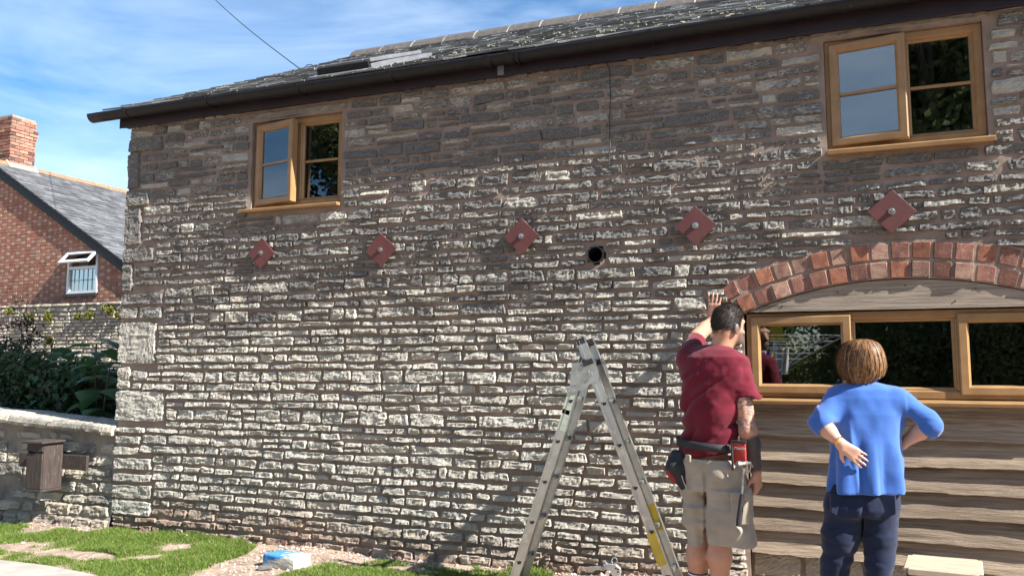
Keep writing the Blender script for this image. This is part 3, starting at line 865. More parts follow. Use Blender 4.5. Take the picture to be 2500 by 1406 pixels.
M['soil'] = surf('gravelly_soil', (.36, .275, .215), (.25, .185, .14), 7, .97, .9, 70, c3=(.46, .38, .31), s3=26, lo3=.52, hi3=.66, bdist=.012, spec=.15)
tag(np_obj('ground', V, Q, M['soil'], smooth=True), kind='structure')

def poly_px(pts): return np.array([atz(px, py, .045)[:2] for px, py in pts])
def inside(poly, x, y):
    r = np.zeros(len(x), bool); n = len(poly)
    for i in range(n):
        (xa, ya), (xb, yb) = poly[i], poly[(i + 1) % n]
        c = ((ya > y) != (yb > y)) & (x < (xb - xa) * (y - ya) / (yb - ya + 1e-12) + xa)
        r ^= c
    return r
# concrete path in the near left corner
path_poly = [tuple(atz(px, py, .05)[:2]) for px, py in ((-260, 1362), (0, 1371), (110, 1384), (235, 1408), (330, 1450), (420, 1520), (-300, 1560))]
M['path'] = surf('pale_concrete', (.36, .33, .29), (.29, .265, .23), 6, .93, .6, 90, bdist=.004)
mb = MB(); mb.prism(path_poly, 'z', -.02, .066); tag(mb.build('path', M['path']), kind='structure')

# grass: blades
def grass(polys, bare, n, seed):
    r = np.random.default_rng(seed)
    allp = np.vstack(polys); lo, hi = allp.min(0), allp.max(0)
    P = r.uniform(lo, hi, (n, 2))
    ok = np.zeros(n, bool)
    for p in polys: ok |= inside(p, P[:, 0], P[:, 1])
    w = fbm(P[:, 0] * 3.0, P[:, 1] * 3.0, 0, seed, 3)
    for c, rad in bare: ok &= ((P[:, 0] - c[0]) ** 2 / rad[0] ** 2 + (P[:, 1] - c[1]) ** 2 / rad[1] ** 2 + .6 * fbm(P[:, 0] * 9, P[:, 1] * 9, 0, 3, 2)) > 1
    # ragged rim: thin out near the edge
    jit = P + r.normal(0, .05, P.shape) + .16 * np.stack([fbm(P[:, 0] * 4, P[:, 1] * 4, 0, 5, 3), fbm(P[:, 0] * 4, P[:, 1] * 4, 9, 6, 3)], -1)
    ok2 = np.zeros(n, bool)
    for p in polys: ok2 |= inside(p, jit[:, 0], jit[:, 1])
    ok &= ok2 & (w > -.32 + .25 * r.random(n) - .12)
    P = P[ok]; w = w[ok]; n = len(P)
    H = r.uniform(.012, .040, n) * (1 + 1.1 * w); A = r.uniform(0, 2 * math.pi, n); Wd = r.uniform(.0018, .0034, n)
    lean = r.uniform(.1, 1.0, n) * H; LA = r.uniform(0, 2 * math.pi, n)
    base = np.stack([P[:, 0], P[:, 1], gz(P[:, 0], P[:, 1]) - .004], -1)
    side = np.stack([np.cos(A), np.sin(A), 0 * A], -1) * Wd[:, None]
    off = np.stack([np.cos(LA) * lean, np.sin(LA) * lean, 0 * A], -1)
    up = np.zeros((n, 3)); up[:, 2] = H
    V = np.stack([base - side, base + side, base + side * .8 + up * .55 + off * .3, base - side * .8 + up * .55 + off * .3, base + up + off + side * .1, base + up + off - side * .1], 1)
    k = np.arange(n)[:, None] * 6
    Q = np.stack([k + [[0, 1, 2, 3]], k + [[3, 2, 4, 5]]], 1).reshape(-1, 4)
    T = np.zeros((n, 6, 3)); T[:] = np.stack([r.random(n), np.clip(.5 + w, 0, 1), r.random(n)], -1)[:, None]
    return V.reshape(-1, 3), Q, T.reshape(-1, 3)
def leaf_material(name, c1, c2, c3, trans=.35, rough=.5):
    m, t, b = newmat(name)
    a = nd(t, 'SeparateColor', None, Color=nd(t, 'Attribute', {'attribute_name': 'tint'}).outputs['Color'])
    col = mixc(t, a.outputs['Red'], c1, c2)
    col = mixc(t, mapr(t, a.outputs['Blue'], .80, .90), col, c3)
    col = mixc(t, mapr(t, noise(t, coords(t), 14, 3), .35, .65, 0, .35), col, tuple(c * .6 for c in c1))
    setin(t, b, 'Base Color', col); setin(t, b, 'Roughness', rough); setin(t, b, 'Specular IOR Level', .35)
    tr = nd(t, 'BsdfTranslucent', None, Color=col)
    mx = nd(t, 'MixShader', None); mx.inputs[0].default_value = trans
    t.links.new(b.outputs[0], mx.inputs[1]); t.links.new(tr.outputs[0], mx.inputs[2])
    t.links.new(mx.outputs[0], t.nodes['Material Output'].inputs['Surface'])
    return m
M['grass'] = leaf_material('grass_blade', (.10, .185, .025), (.19, .29, .045), (.36, .30, .14), .4)
g1 = poly_px([(-250, 1275), (0, 1282), (120, 1286), (200, 1302), (320, 1293), (420, 1308), (560, 1316), (632, 1334), (598, 1352), (525, 1378), (450, 1412), (420, 1480), (300, 1452), (225, 1404), (110, 1381), (0, 1367), (-250, 1356)])
g2 = poly_px([(640, 1420), (720, 1388), (800, 1370), (870, 1378), (930, 1362), (1010, 1384), (1100, 1366), (1150, 1372), (1180, 1394), (1300, 1388), (1350, 1404), (1330, 1470), (900, 1500), (620, 1480)])
bare = [(atz(208, 1360)[:2], (.26, .13)), (atz(1000, 1392)[:2], (.22, .10)), (atz(770, 1378)[:2], (.10, .05)), (atz(1220, 1398)[:2], (.14, .05))]
V, Q, T = grass([g1, g2], bare, 330000, 61)
go = np_obj('grass', V, Q, M['grass'], None, T)
tag(go, 'short bright green grass growing in patches below the stone walls', 'grass', kind='stuff')
# turf under the blades
M['turf'] = surf('turf_earth', (.12, .14, .045), (.20, .16, .09), 9, .95, .8, 60, c3=(.34, .26, .19), s3=5, bdist=.01)

# gravel
r = np.random.default_rng(17); n = 9000
P = np.stack([r.uniform(-8.2, 2.2, n), -np.abs(r.normal(0, .75, n)) - .0], -1)
k1 = inside(g1, P[:, 0], P[:, 1]) | inside(g2, P[:, 0], P[:, 1])
P = P[~k1 | (r.random(n) < .12)]; n = len(P)
S = r.lognormal(math.log(.0075), .45, n)[:, None, None]
oc8 = np.array([[1, 0, 0], [0, 1, 0], [-1, 0, 0], [0, -1, 0], [0, 0, .75], [0, 0, -.6]], float)
V = oc8[None] * r.uniform(.6, 1.3, (n, 6, 1)) * S * r.uniform(.7, 1.4, (n, 1, 3))
a = r.uniform(0, 6.28, n); ca, sa = np.cos(a)[:, None], np.sin(a)[:, None]
V = np.stack([V[..., 0] * ca - V[..., 1] * sa, V[..., 0] * sa + V[..., 1] * ca, V[..., 2]], -1)
V += np.stack([P[:, 0], P[:, 1], gz(P[:, 0], P[:, 1]) + .003], -1)[:, None]
tri = np.array([[0, 1, 4], [1, 2, 4], [2, 3, 4], [3, 0, 4], [1, 0, 5], [2, 1, 5], [3, 2, 5], [0, 3, 5]])
M['pebble'] = surf('gravel_pebble', (.48, .39, .32), (.30, .22, .17), 40, .95, .3, 200, tint=.45)
tt = np.repeat(r.random((n, 1)), 6, 0) + np.zeros((n * 6, 3))
tag(np_obj('gravel', V.reshape(-1, 3), (np.arange(n)[:, None, None] * 6 + tri).reshape(-1, 3), M['pebble'], None, tt), 'loose pinkish gravel along the foot of the stone walls', 'gravel', kind='stuff')

# ================================================================== LOW STONE WALL WITH COPING
low = empty('low_stone_wall', (-7.2, .2, .04))
tag(low, 'low grey rubble wall with flat coping running left from the house corner', 'wall')
LX0, LX1 = -9.4, WX0 - .004
def cop_z(x): return .935 + .052 * (-5.6 - x)
xs = np.arange(LX0, LX1 + .001, .03); zs = np.linspace(-.1, 1, 44)
X, Zf = np.meshgrid(xs, zs, indexing='ij'); Zw = -.1 + (Zf + .1) / 1.1 * (cop_z(X) - .06 + .1)
V = np.stack([X, .022 + .018 * fbm(X * 6, 0, Zw * 6, 15, 4) - .06 * sstep(.35, .0, Zw), Zw], -1).reshape(-1, 3); idx = np.arange(V.shape[0]).reshape(len(xs), len(zs))
M['grey_mortar'] = surf('grey_lime_mortar', (.27, .245, .21), (.19, .17, .145), 5, .95, .8, 110, c3=(.13, .12, .105), s3=5, bdist=.01)
np_obj('mortar_bed', V, np.stack([idx[:-1, :-1], idx[1:, :-1], idx[1:, 1:], idx[:-1, 1:]], -1).reshape(-1, 4), M['grey_mortar'], low, smooth=True)
mb = MB(); mb.prism([(LX0, -.1), (LX1, -.1), (LX1, cop_z(LX1) - .06), (LX0, cop_z(LX0) - .06)], 'y', .06, .40); mb.build('core', M['grey_mortar'], low)
r = np.random.default_rng(23)
z = .03; kk = 0
while z < .80:
    h = r.uniform(.075, .125); x = LX0
    while x < LX1 - .06:
        L = r.uniform(.12, .34); L = min(L, LX1 - x)
        if z + h < cop_z(x) - .10 and (r.random() < .9 or x > -6.3) :
            V, Q = stone_mesh(x, x + L - .014, z + .004, z + h - .012, r.uniform(.006, .022), 40000 + kk, y0=.022 - .06 * float(sstep(.35, 0, z)), relief=.014, rough=1.6)
            np_obj('stone', V, Q, M['garden_stone'], low, np.zeros((len(V), 3)) + (r.random() * .6, r.random() * .75, .35 * float(sstep(.3, .05, z)))); kk += 1
        x += L
    z += h
x = LX0
while x < LX1 - .02:
    L = min(r.uniform(.16, .55), LX1 + .02 - x)
    if LX1 - x - L < .1: L = LX1 - x
    ng = 9
    P = []
    zt = cop_z(x + L / 2) + r.uniform(-.006, .006); th_ = r.uniform(.065, .085)
    # slab with rough front: profile front-bottom -> front-top -> back
    prof = [(.05, 0), (-.045, 0), (-.055, .35), (-.05, .8), (-.035, 1), (.2, 1.02), (.44, 1.0), (.44, 0)]
    U = np.linspace(0, 1, ng)
    V = np.array([[(x + .004 + u * (L - .008), a + r.uniform(-.006, .006), zt - th_ + th_ * b + r.uniform(-.003, .003) - .052 * (u - .5) * L) for a, b in prof] for u in U])
    V[..., 1] += .012 * fbm(V[..., 0] * 9, 0, V[..., 2] * 20, 33, 2)
    m_ = len(prof); idx = np.arange(ng * m_).reshape(ng, m_); nx_ = np.roll(idx, -1, 1)
    Q = np.stack([idx[:-1], nx_[:-1], nx_[1:], idx[1:]], -1).reshape(-1, 4)
    caps = [[idx[e, 0], idx[e, 1], idx[e, 2], idx[e, 7]] for e in (0, -1)] + [[idx[e, 7], idx[e, 2], idx[e, 3], idx[e, 6]] for e in (0, -1)] + [[idx[e, 6], idx[e, 3], idx[e, 4], idx[e, 5]] for e in (0, -1)]
    np_obj('coping_stone', V.reshape(-1, 3), np.vstack([Q, caps]), M['garden_stone'], low, np.zeros((ng * m_, 3)) + (r.random() * .4, .25 + .3 * r.random(), 0)); x += L

# ---- wooden letter box on its board
M['box_wood'] = surf('dark_weathered_wood', (.052, .037, .031), (.034, .024, .021), 5, .8, .5, 40, stretch=(8, 8, 1.2), c3=(.10, .08, .07), s3=9, bdist=.003)
lb = empty('letter_box', tuple(at(105, 1200, -.12)))
tag(lb, 'small dark wooden letter box with flat lid fixed to the low wall', 'letter box')
yb, yfr = -.075, -.265
bx0, bx1 = at(66, 1140, yfr)[0], at(105, 1140, yfr)[0]
bz1, bz0 = at(105, 1083, yfr)[2], at(105, 1196, yfr)[2]
mb = MB()
mb.box(bx0, bx0 + .014, yfr, yb, bz0, bz1, .002); mb.box(bx1 - .014, bx1, yfr, yb, bz0, bz1, .002); mb.box(bx0 + .014, bx1 - .014, yb - .012, yb, bz0, bz1, .002)
mb.build('side_panels', M['box_wood'], lb)
hz = bz1 - .085
MB().box(bx0 + .003, bx1 - .003, yfr - .012, yfr - .0005, bz0 + .004, hz, .002).build('door', M['box_wood'], lb)
MB().box(bx0 + .003, bx1 - .003, yfr - .012, yfr - .0005, hz + .018, bz1, .002).build('top_rail', M['box_wood'], lb)
MB().box(bx0 + .016, bx1 - .016, yfr + .02, yfr + .03, hz - .03, hz + .04).build('slot_shade', M['black'], lb)
mb = MB(); mb.box(bx0 - .03, bx1 + .03, yfr - .04, yb, bz1 + .001, bz1 + .022, .004); mb.build('lid', M['box_wood'], lb)
mb = MB(); mb.box(bx0 - .012, bx1 + .012, yfr - .02, yb, bz0 - .018, bz0 - .001, .003); mb.build('base_board', M['box_wood'], lb)
px0, px1 = at(48, 1128, -.06)[0], at(214, 1130, -.06)[0]
MB().box(px0, px1, -.073, -.045, at(180, 1146, -.06)[2], at(180, 1110, -.06)[2], .004).build('mounting_board', M['box_wood'], lb)

# ================================================================== GARDEN WALL BEHIND
gw = empty('garden_wall', (-12, 5.2, .04))
tag(gw, 'sunlit pale rubble garden wall behind the bushes, below the brick house', 'wall')
GY = 5.4
gtop = at(150, 741, GY)[2]
gx0, gx1 = at(-420, 800, GY)[0], -6.5
MB().box(gx0 - 3, gx1 + 3, GY + .012, GY + .45, 0, gtop - .05).build('core', M['grey_mortar'], gw)
r = np.random.default_rng(31)
itm = []; z = .9; kk = 0
while z < gtop - .07:
    h = r.uniform(.05, .095)
    if z + h > gtop - .09: h = gtop - .05 - z
    x = gx0
    while x < gx1:
        L = r.uniform(.1, .34)
        V, Q = stone_mesh(x, x + L - .01, z, z + h - .008, r.uniform(.006, .02), 60000 + kk, y0=GY + .004, cell=.03, relief=.012); kk += 1
        px, py, fz = project(V.mean(0)); vis = -10 < px < 305 and 740 < py < 1010
        itm.append((L * h if vis else 0, V, Q, (r.random(), r.random() * .3, 0))); x += L
    z += h
itm.sort(key=lambda i: -i[0]); rest = Join()
for k, (a_, V, Q, tn) in enumerate(itm):
    if k < 300 and a_ > 0: np_obj('stone', V, Q, M['garden_stone'], gw, np.zeros((len(V), 3)) + tn)
    else: rest.add(V, Q, tn)
tag(rest.build('small_stones', M['garden_stone'], gw), kind='stuff')
x = gx0
while x < gx1:
    L = r.uniform(.25, .6)
    V, Q = stone_mesh(x, x + L - .012, gtop - .05, gtop, .035, 70000 + int(x * 100), y0=GY, cell=.04, relief=.012)
    np_obj('coping_stone', V, Q, M['garden_stone'], gw, np.zeros((len(V), 3)) + (r.random(), .35, 0)); x += L
MB().box(gx0, gx1, GY + .0, GY + .5, gtop - .045, gtop - .004).build('coping_bed', M['grey_mortar'], gw)
# tufts growing in the wall top
def leaf_cloud(n, centre, rad, size, seed, squash=.6, droop=0.0, fan=False):
    """n small pointed leaves spread through an ellipsoid"""
    r = np.random.default_rng(seed)
    d = r.normal(0, 1, (n, 3)); d /= np.linalg.norm(d, axis=1)[:, None]
    P = d * (r.random((n, 1)) ** .45) * np.asarray(rad) + np.asarray(centre)
    ax = r.normal(0, 1, (n, 3)) + [0, 0, -droop]; ax /= np.linalg.norm(ax, axis=1)[:, None]
    nr = r.normal(0, .6, (n, 3)) + [.2, -.5, .8]; sd = np.cross(ax, nr); sd /= np.linalg.norm(sd, axis=1)[:, None] + 1e-9
    up = np.cross(sd, ax)
    s = (size * r.uniform(.6, 1.3, n))[:, None]
    V = np.stack([P, P + ax * s * .5 + sd * s * squash * .5 + up * s * .08, P + ax * s * 1.05 - up * s * .06, P + ax * s * .5 - sd * s * squash * .5 + up * s * .08], 1)
    T = np.repeat(np.stack([r.random(n), r.random(n), r.random(n)], -1)[:, None], 4, 1)
    return V.reshape(-1, 3), np.arange(n * 4).reshape(n, 4), T.reshape(-1, 3)
M['tuft'] = leaf_material('wall_tuft_leaf', (.10, .13, .02), (.20, .20, .04), (.28, .22, .06), .35)
for k, (px, py, w, h) in enumerate(((72, 775, 22, 20), (118, 772, 16, 26), (218, 766, 20, 22), (270, 758, 14, 14), (190, 772, 8, 8), (258, 750, 9, 7), (292, 770, 10, 14), (25, 758, 12, 12))):
    c = at(px, py, GY - .05); sc = project(c)[2] / F_PX
    V, Q, T = leaf_cloud(170, c, (w * sc * .6, .06, h * sc * .6), .05, 500 + k)
    o = np_obj('wall_plant', V, Q, M['tuft'], None, T)
    tag(o, ['round green tuft in the garden wall beside the rose top', 'upright green tuft in the garden wall, second from the left of frame', 'largest green tuft in the garden wall, near its top centre', 'green tuft at the garden wall top near the house corner',
            'tiny green tuft in the garden wall between two larger ones', 'tiny tuft on the very top of the garden wall', 'green tuft in the garden wall touching the house corner', 'leftmost green tuft in the garden wall by the photo edge'][k], 'plant', 'tufts growing in the garden wall')

# ================================================================== BRICK HOUSE
PHI = -math.radians(3.0)
ex = np.array([math.cos(PHI), math.sin(PHI), 0]); nb = np.array([math.sin(PHI), -math.cos(PHI), 0]); rd = -nb
p0 = CAM + ray(150, 600) * 17.0
def gp(px, py):
    p = atplane(px, py, p0, nb); return float(np.dot(p - p0, ex)), float(p[2])
def gw3(u, z, d=0.0):
    """house coordinates: u along the gable, z up, d towards the viewer"""
    u, z, d = np.broadcast_arrays(np.asarray(u, float), np.asarray(z, float), np.asarray(d, float))
    return p0 * [1, 1, 0] + u[..., None] * ex + d[..., None] * nb + z[..., None] * np.array([0, 0, 1.0])
bh = empty('brick_house', tuple(gw3(0, 0)))
tag(bh, 'red brick house with chequered gable, slate roof and white window at the left', 'house')
ua, za = gp(-22, 402); uv, zv = gp(303, 648)
PIT2 = (za - zv) / (uv - ua)                        # fall per metre of the right slope
HALF = 5.2
def verge(u): return za - PIT2 * abs(u - ua)
bwall = empty('wall', (0, 0, 0), bh)
M['b_mortar'] = surf('pale_brick_mortar', (.36, .27, .21), (.28, .20, .155), 8, .95, .3, 80)
u0_, u1_ = ua - HALF, ua + HALF
wu0, wz0 = gp(162, 718); wu1, wz1 = gp(241, 612)
mb = MB()
def gpoly(poly, d0, d1, name, mat, par):
    A_ = [tuple(gw3(u, z, d0)) for u, z in poly]; B_ = [tuple(gw3(u, z, d1)) for u, z in poly]
    b = MB(); n = len(poly)
    fa = [b.bm.verts.new(p) for p in A_]; fb = [b.bm.verts.new(p) for p in B_]
    b.bm.faces.new(fa); b.bm.faces.new(fb[::-1])
    for i in range(n): b.bm.faces.new((fa[i], fb[i], fb[(i + 1) % n], fa[(i + 1) % n]))
    return b.build(name, mat, par)
zE = verge(u1_)
gpoly([(u0_, 0), (wu0, 0), (wu0, verge(wu0)), (ua, za), (u0_, zE)] if wu0 > ua else [(u0_, 0), (wu0, 0), (wu0, verge(wu0)), (u0_, zE)], -.25, -.012, 'backing_left', M['b_mortar'], bwall)
gpoly([(wu1, 0), (u1_, 0), (u1_, zE), (wu1, verge(wu1))], -.25, -.012, 'backing_right', M['b_mortar'], bwall)
gpoly([(wu0, 0), (wu1, 0), (wu1, wz0), (wu0, wz0)], -.25, -.012, 'backing_below', M['b_mortar'], bwall)
gpoly([(wu0, wz1), (wu1, wz1), (wu1, verge(wu1)), (wu0, verge(wu0))], -.25, -.012, 'backing_above', M['b_mortar'], bwall)
def brick_mat():
    m, t, b = newmat('red_flemish_brick')
    a = nd(t, 'SeparateColor', None, Color=nd(t, 'Attribute', {'attribute_name': 'tint'}).outputs['Color'])
    red = mixc(t, a.outputs['Blue'], mixc(t, a.outputs['Red'], (.42, .185, .125), (.31, .135, .095)), (.075, .052, .048))
    col = mixc(t, a.outputs['Green'], red, mixc(t, a.outputs['Red'], (.50, .36, .26), (.42, .28, .20)))
    col = mixc(t, mapr(t, noise(t, coords(t), 9, 5), .4, .7, 0, .3), col, (.14, .075, .06))
    setin(t, b, 'Base Color', col); setin(t, b, 'Roughness', .92); setin(t, b, 'Specular IOR Level', .2)
    setin(t, b, 'Normal', bumpn(t, noise(t, coords(t), 60, 4), .4, .006))
    return m
M['brick'] = brick_mat()
r = np.random.default_rng(41)
itm = []
_, zlo = gp(150, 760)
course = .075; z = math.floor(zlo / course) * course; row = 0
uR = gp(330, 600)[0]; uL = u0_ + .01
while z < za:
    u = math.floor(uL / .3375) * .3375 + (.169 if row % 2 else 0); hd = False
    while u < uR:
        L = .1125 if hd else .225
        a_, b_ = u + .005, u + L - .005
        if b_ < u1_ and z + course < min(verge(a_), verge(b_)) - .02 and not (b_ > wu0 - .01 and a_ < wu1 + .01 and z + course > wz0 - .01 and z < wz1 + .01):
            d = r.uniform(-.002, .003)
            V = np.vstack([gw3([a_, a_, b_, b_], [z + .005, z + .07] * 2, -.03), gw3([a_, a_, b_, b_], [z + .005, z + .07] * 2, d)])
            px, py, fz = project(V.mean(0))
            vis = 0 < px < 303 and py < 742
            itm.append((L / fz ** 2 if vis else 0, V, (r.random(), 1.0 if (hd and r.random() < .85) else (.25 * (r.random() < .12)), 0)))
        u += L; hd = not hd
    z += course; row += 1
BQ = np.array([[0, 1, 3, 2], [4, 6, 7, 5], [0, 4, 5, 1], [2, 3, 7, 6], [0, 2, 6, 4], [1, 5, 7, 3]])
itm.sort(key=lambda i: -i[0]); rest = Join()
for k, (a_, V, tn) in enumerate(itm):
    if k < 300: np_obj('brick', V, BQ, M['brick'], bwall, np.zeros((8, 3)) + tn)
    else: rest.add(V, BQ, tn)
tag(rest.build('small_bricks', M['brick'], bwall), kind='stuff')
# roof
broof = empty('roof', tuple(gw3(ua, za)), bh)
RL = 9.0
cp = 1 / math.hypot(1, PIT2); sp = PIT2 * cp
def bro(s, t, h, side=1):
    """s down the slope from the ridge, t back along the ridge, h off the roof"""
    s, t, h = np.broadcast_arrays(np.asarray(s, float), np.asarray(t, float), np.asarray(h, float))
    return gw3(ua + side * (s * cp + h * sp), za + .10 - s * sp + h * cp, -t)
SLN = (HALF + .25) / cp
for side in (1, -1):
    P = bro([0, SLN, SLN, 0], [-.06, -.06, RL, RL], 0, side)
    np_obj('roof_boarding', P, [[0, 1, 2, 3]], M['slate'], broof)
M['blue_slate'] = surf('welsh_slate', (.105, .108, .113), (.072, .075, .080), 5, .85, .3, 30, c3=(.19, .19, .175), s3=4, lo3=.6, hi3=.72, tint=.35, bdist=.004)
itm = []; s = SLN; row = 0
while s > .12:
    t_ = -.08 - (.14 if row % 2 else 0)
    while t_ < RL:
        w = .28
        t0_, t1_ = max(t_, -.08) + .002, t_ + w - .002
        h0 = .022 + r.uniform(0, .006)
        V = np.vstack([bro([s + r.uniform(-.01, .01)] * 2, [t0_, t1_], h0), bro([s - .34] * 2, [t0_, t1_], .004), bro([s] * 2, [t0_, t1_], h0 - .012), bro([s - .34] * 2, [t0_, t1_], -.006)])
        px, py, fz = project(V.mean(0))
        itm.append((1 / fz ** 2 if (0 < px < 306 and py < 660) else 0, V, r.random())); t_ += w
    s -= .185; row += 1
BS = np.array([[0, 1, 3, 2], [4, 6, 7, 5], [0, 4, 5, 1], [2, 3, 7, 6], [0, 2, 6, 4], [1, 5, 7, 3]])
itm.sort(key=lambda i: -i[0]); rest = Join()
for k, (a_, V, q) in enumerate(itm):
    if k < 300: np_obj('slate', V, BS, M['blue_slate'], broof, np.zeros((8, 3)) + q)
    else: rest.add(V, BS, (q, q, q))
tag(rest.build('far_slates', M['blue_slate'], broof), kind='stuff')
M['terracotta'] = surf('orange_ridge_tile', (.30, .15, .08), (.22, .12, .075), 12, .9, .4, 60, c3=(.40, .28, .10), s3=12)
t_ = .1
while t_ < RL:
    L = .42
    A_ = [bro(.17, t_, .035, 1), bro(.0, t_, .06, 1), bro(.17, t_, .035, -1), bro(.17, t_ + L - .01, .035, 1), bro(.0, t_ + L - .01, .06, 1), bro(.17, t_ + L - .01, .035, -1)]
    low_ = [p - np.array([0, 0, .03]) for p in A_]
    np_obj('ridge_tile', np.array(A_ + low_), [[0, 1, 4, 3], [1, 2, 5, 4], [6, 9, 10, 7], [7, 10, 11, 8], [0, 3, 9, 6], [2, 8, 11, 5], [0, 6, 7, 1], [1, 7, 8, 2], [3, 4, 10, 9], [4, 5, 11, 10]], M['terracotta'], broof); t_ += L
for side in (1, -1):
    P = [bro(0, -.065, -.005, side), bro(SLN, -.065, -.005, side), bro(SLN, -.065, -.20, side), bro(0, -.065, -.20, side)]
    P2 = [p + rd * .03 for p in P]
    np_obj('barge_board', np.array(P + P2), [[0, 1, 2, 3], [4, 7, 6, 5], [0, 4, 5, 1], [2, 6, 7, 3], [1, 5, 6, 2], [0, 3, 7, 4]], M['gutter'], broof)
    P = [bro(0, -.03, -.03, side), bro(SLN, -.03, -.03, side), bro(SLN, .12, -.03, side), bro(0, .12, -.03, side)]
    np_obj('soffit', np.array(P), [[0, 1, 2, 3]], M['gutter'], broof)
# chimney straddling the ridge
chim = empty('chimney', tuple(bro(0, .5, 0)), bh)
cu, _ = gp(28, 330)
ch_z1 = None
d_c = .35
def chp(px, py, d=-d_c):
    p = atplane(px, py, p0 + nb * d, nb); return float(np.dot(p - p0, ex)), float(p[2])
cu1, cztop = chp(30, 278); cW = .95; cD = .62
cu0 = cu1 - cW
zb = verge(cu1) - .5
mb = MB()
Pc = [gw3(u, z_, -d_c - dd) for z_ in (zb, cztop - .01) for (u, dd) in ((cu0 + .02, .02), (cu1 - .02, .02), (cu1 - .02, cD - .02), (cu0 + .02, cD - .02))]
np_obj('chimney_core', np.array(Pc), [[0, 1, 5, 4], [1, 2, 6, 5], [2, 3, 7, 6], [3, 0, 4, 7], [4, 5, 6, 7]], M['b_mortar'], chim)
z = zb; row = 0
nC = int((cztop - zb) / .075)
for row in range(nC):
    z = zb + row * .075
    top = nC - row
    o = .0
    if top in (4, 5): o = .035
    if top in (6,): o = .02
    if top == 16: o = .025
    for face in range(4):
        a0, a1 = ((0, cW), (0, cD), (0, cW), (0, cD))[face]
        a = a0 - o
        L0 = .1125 if (row + face) % 2 else .225
        first = True
        while a < a1 + o - .03:
            L = L0 if first else .225
            L = min(L, a1 + o - a); first = False
            if a1 + o - a - L < .05: L = a1 + o - a
            s0, s1 = a + .007, a + L - .007
            dep = o + .002 + r.uniform(-.003, .004)
            if face == 0: c = lambda s_, e: gw3(cu0 + s_, 0, -d_c + e)
            elif face == 1: c = lambda s_, e: gw3(cu1 + e, 0, -d_c - s_)
            elif face == 2: c = lambda s_, e: gw3(cu0 + s_, 0, -d_c - cD - e)
            else: c = lambda s_, e: gw3(cu0 - e, 0, -d_c - s_)
            V = np.array([c(s_, e) + [0, 0, zz] for e in (-.05, dep) for s_ in (s0, s1) for zz in (z + .007, z + .068)])
            np_obj('brick', V, BQ, M['brick'], chim, np.zeros((8, 3)) + (r.random(), .45 * r.random() ** 2, float(np.clip(r.normal(.35, .35), 0, 1)))); a += L
fl = [chp(55, 412)[0]]
P = [bro(.0, d_c - .05, .10), bro(.0, d_c + cD + .05, .10), bro((cu1 - ua) / cp + .10, d_c + cD + .05, .035), bro((cu1 - ua) / cp + .10, d_c - .05, .035), bro(.0, d_c - .05, .0), bro(.0, d_c + cD + .05, .0), bro((cu1 - ua) / cp + .10, d_c + cD + .05, .0), bro((cu1 - ua) / cp + .10, d_c - .05, .0)]
np_obj('mortar_fillet', np.array(P), [[0, 1, 2, 3], [3, 2, 6, 7], [0, 3, 7, 4], [1, 5, 6, 2]], M['garden_stone'], chim, np.zeros((8, 3)) + (.5, .1, 0))
# window with a top-hung light tipped open
bw = empty('window', tuple(gw3((wu0 + wu1) / 2, wz0, .02)), bh)
def gbox(u0, u1, z0, z1, d0, d1, name, mat, par=bw):
    V = np.array([gw3(u, z, d) for u in (u0, u1) for d in (d0, d1) for z in (z0, z1)])
    return np_obj(name, V, BOXQ, mat, par)
fwid = .055
zm = wz0 + .62 * (wz1 - wz0)
for nm, bx in (('frame_jamb', (wu0, wu0 + fwid, wz0, wz1, -.06, .012)), ('frame_jamb', (wu1 - fwid, wu1, wz0, wz1, -.06, .012)), ('frame_sill', (wu0 + fwid, wu1 - fwid, wz0, wz0 + fwid, -.06, .010)), ('frame_head', (wu0 + fwid, wu1 - fwid, wz1 - fwid, wz1, -.06, .010)), ('transom', (wu0 + fwid, wu1 - fwid, zm - .03, zm + .03, -.06, .009))): gbox(*bx, nm, M['white_pvc'])
gbox(wu0 + fwid, wu1 - fwid, wz0 + fwid, zm - .03, -.04, -.034, 'pane', M['glass_dim'])
for k in range(1, 6):
    uu = wu0 + fwid + (wu1 - wu0 - 2 * fwid) * k / 6
    gbox(uu - .006, uu + .006, wz0 + fwid, zm - .03, -.033, -.026, 'lead_bar', M['lead'])
zq = (wz0 + fwid + zm - .03) / 2
gbox(wu0 + fwid, wu1 - fwid, zq - .006, zq + .006, -.025, -.020, 'lead_bar', M['lead'])
gbox(wu0 - .06, wu1 + .02, wz0 - .07, wz0 - .004, -.06, .05, 'sill', M['black'])
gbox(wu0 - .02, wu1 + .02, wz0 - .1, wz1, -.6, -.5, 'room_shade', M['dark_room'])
# the open light: hinged at the head, bottom pushed out
ang = math.radians(42); Lh = wz1 - fwid * .5 - zm
def hung(u, a, dpt): return gw3(u, wz1 - fwid * .5 - a * math.cos(ang) + dpt * math.sin(ang), .014 + a * math.sin(ang) + dpt * math.cos(ang))
def hbox(u0, u1, a0, a1, d0, d1, name, mat):
    V = np.array([hung(u, a, d) for u in (u0, u1) for d in (d0, d1) for a in (a0, a1)])
    return np_obj(name, V, BOXQ, mat, bw)
e0, e1 = wu0 + .01, wu1 - .01
hbox(e0, e0 + .06, 0, Lh, 0, .04, 'light_stile', M['white_pvc']); hbox(e1 - .06, e1, 0, Lh, 0, .04, 'light_stile', M['white_pvc'])
hbox(e0 + .06, e1 - .06, 0, .05, 0, .039, 'light_rail', M['white_pvc']); hbox(e0 + .06, e1 - .06, Lh - .06, Lh, 0, .039, 'light_rail', M['white_pvc'])
hbox(e0 + .06, e1 - .06, .05, Lh - .06, .015, .022, 'pane', M['glass'])

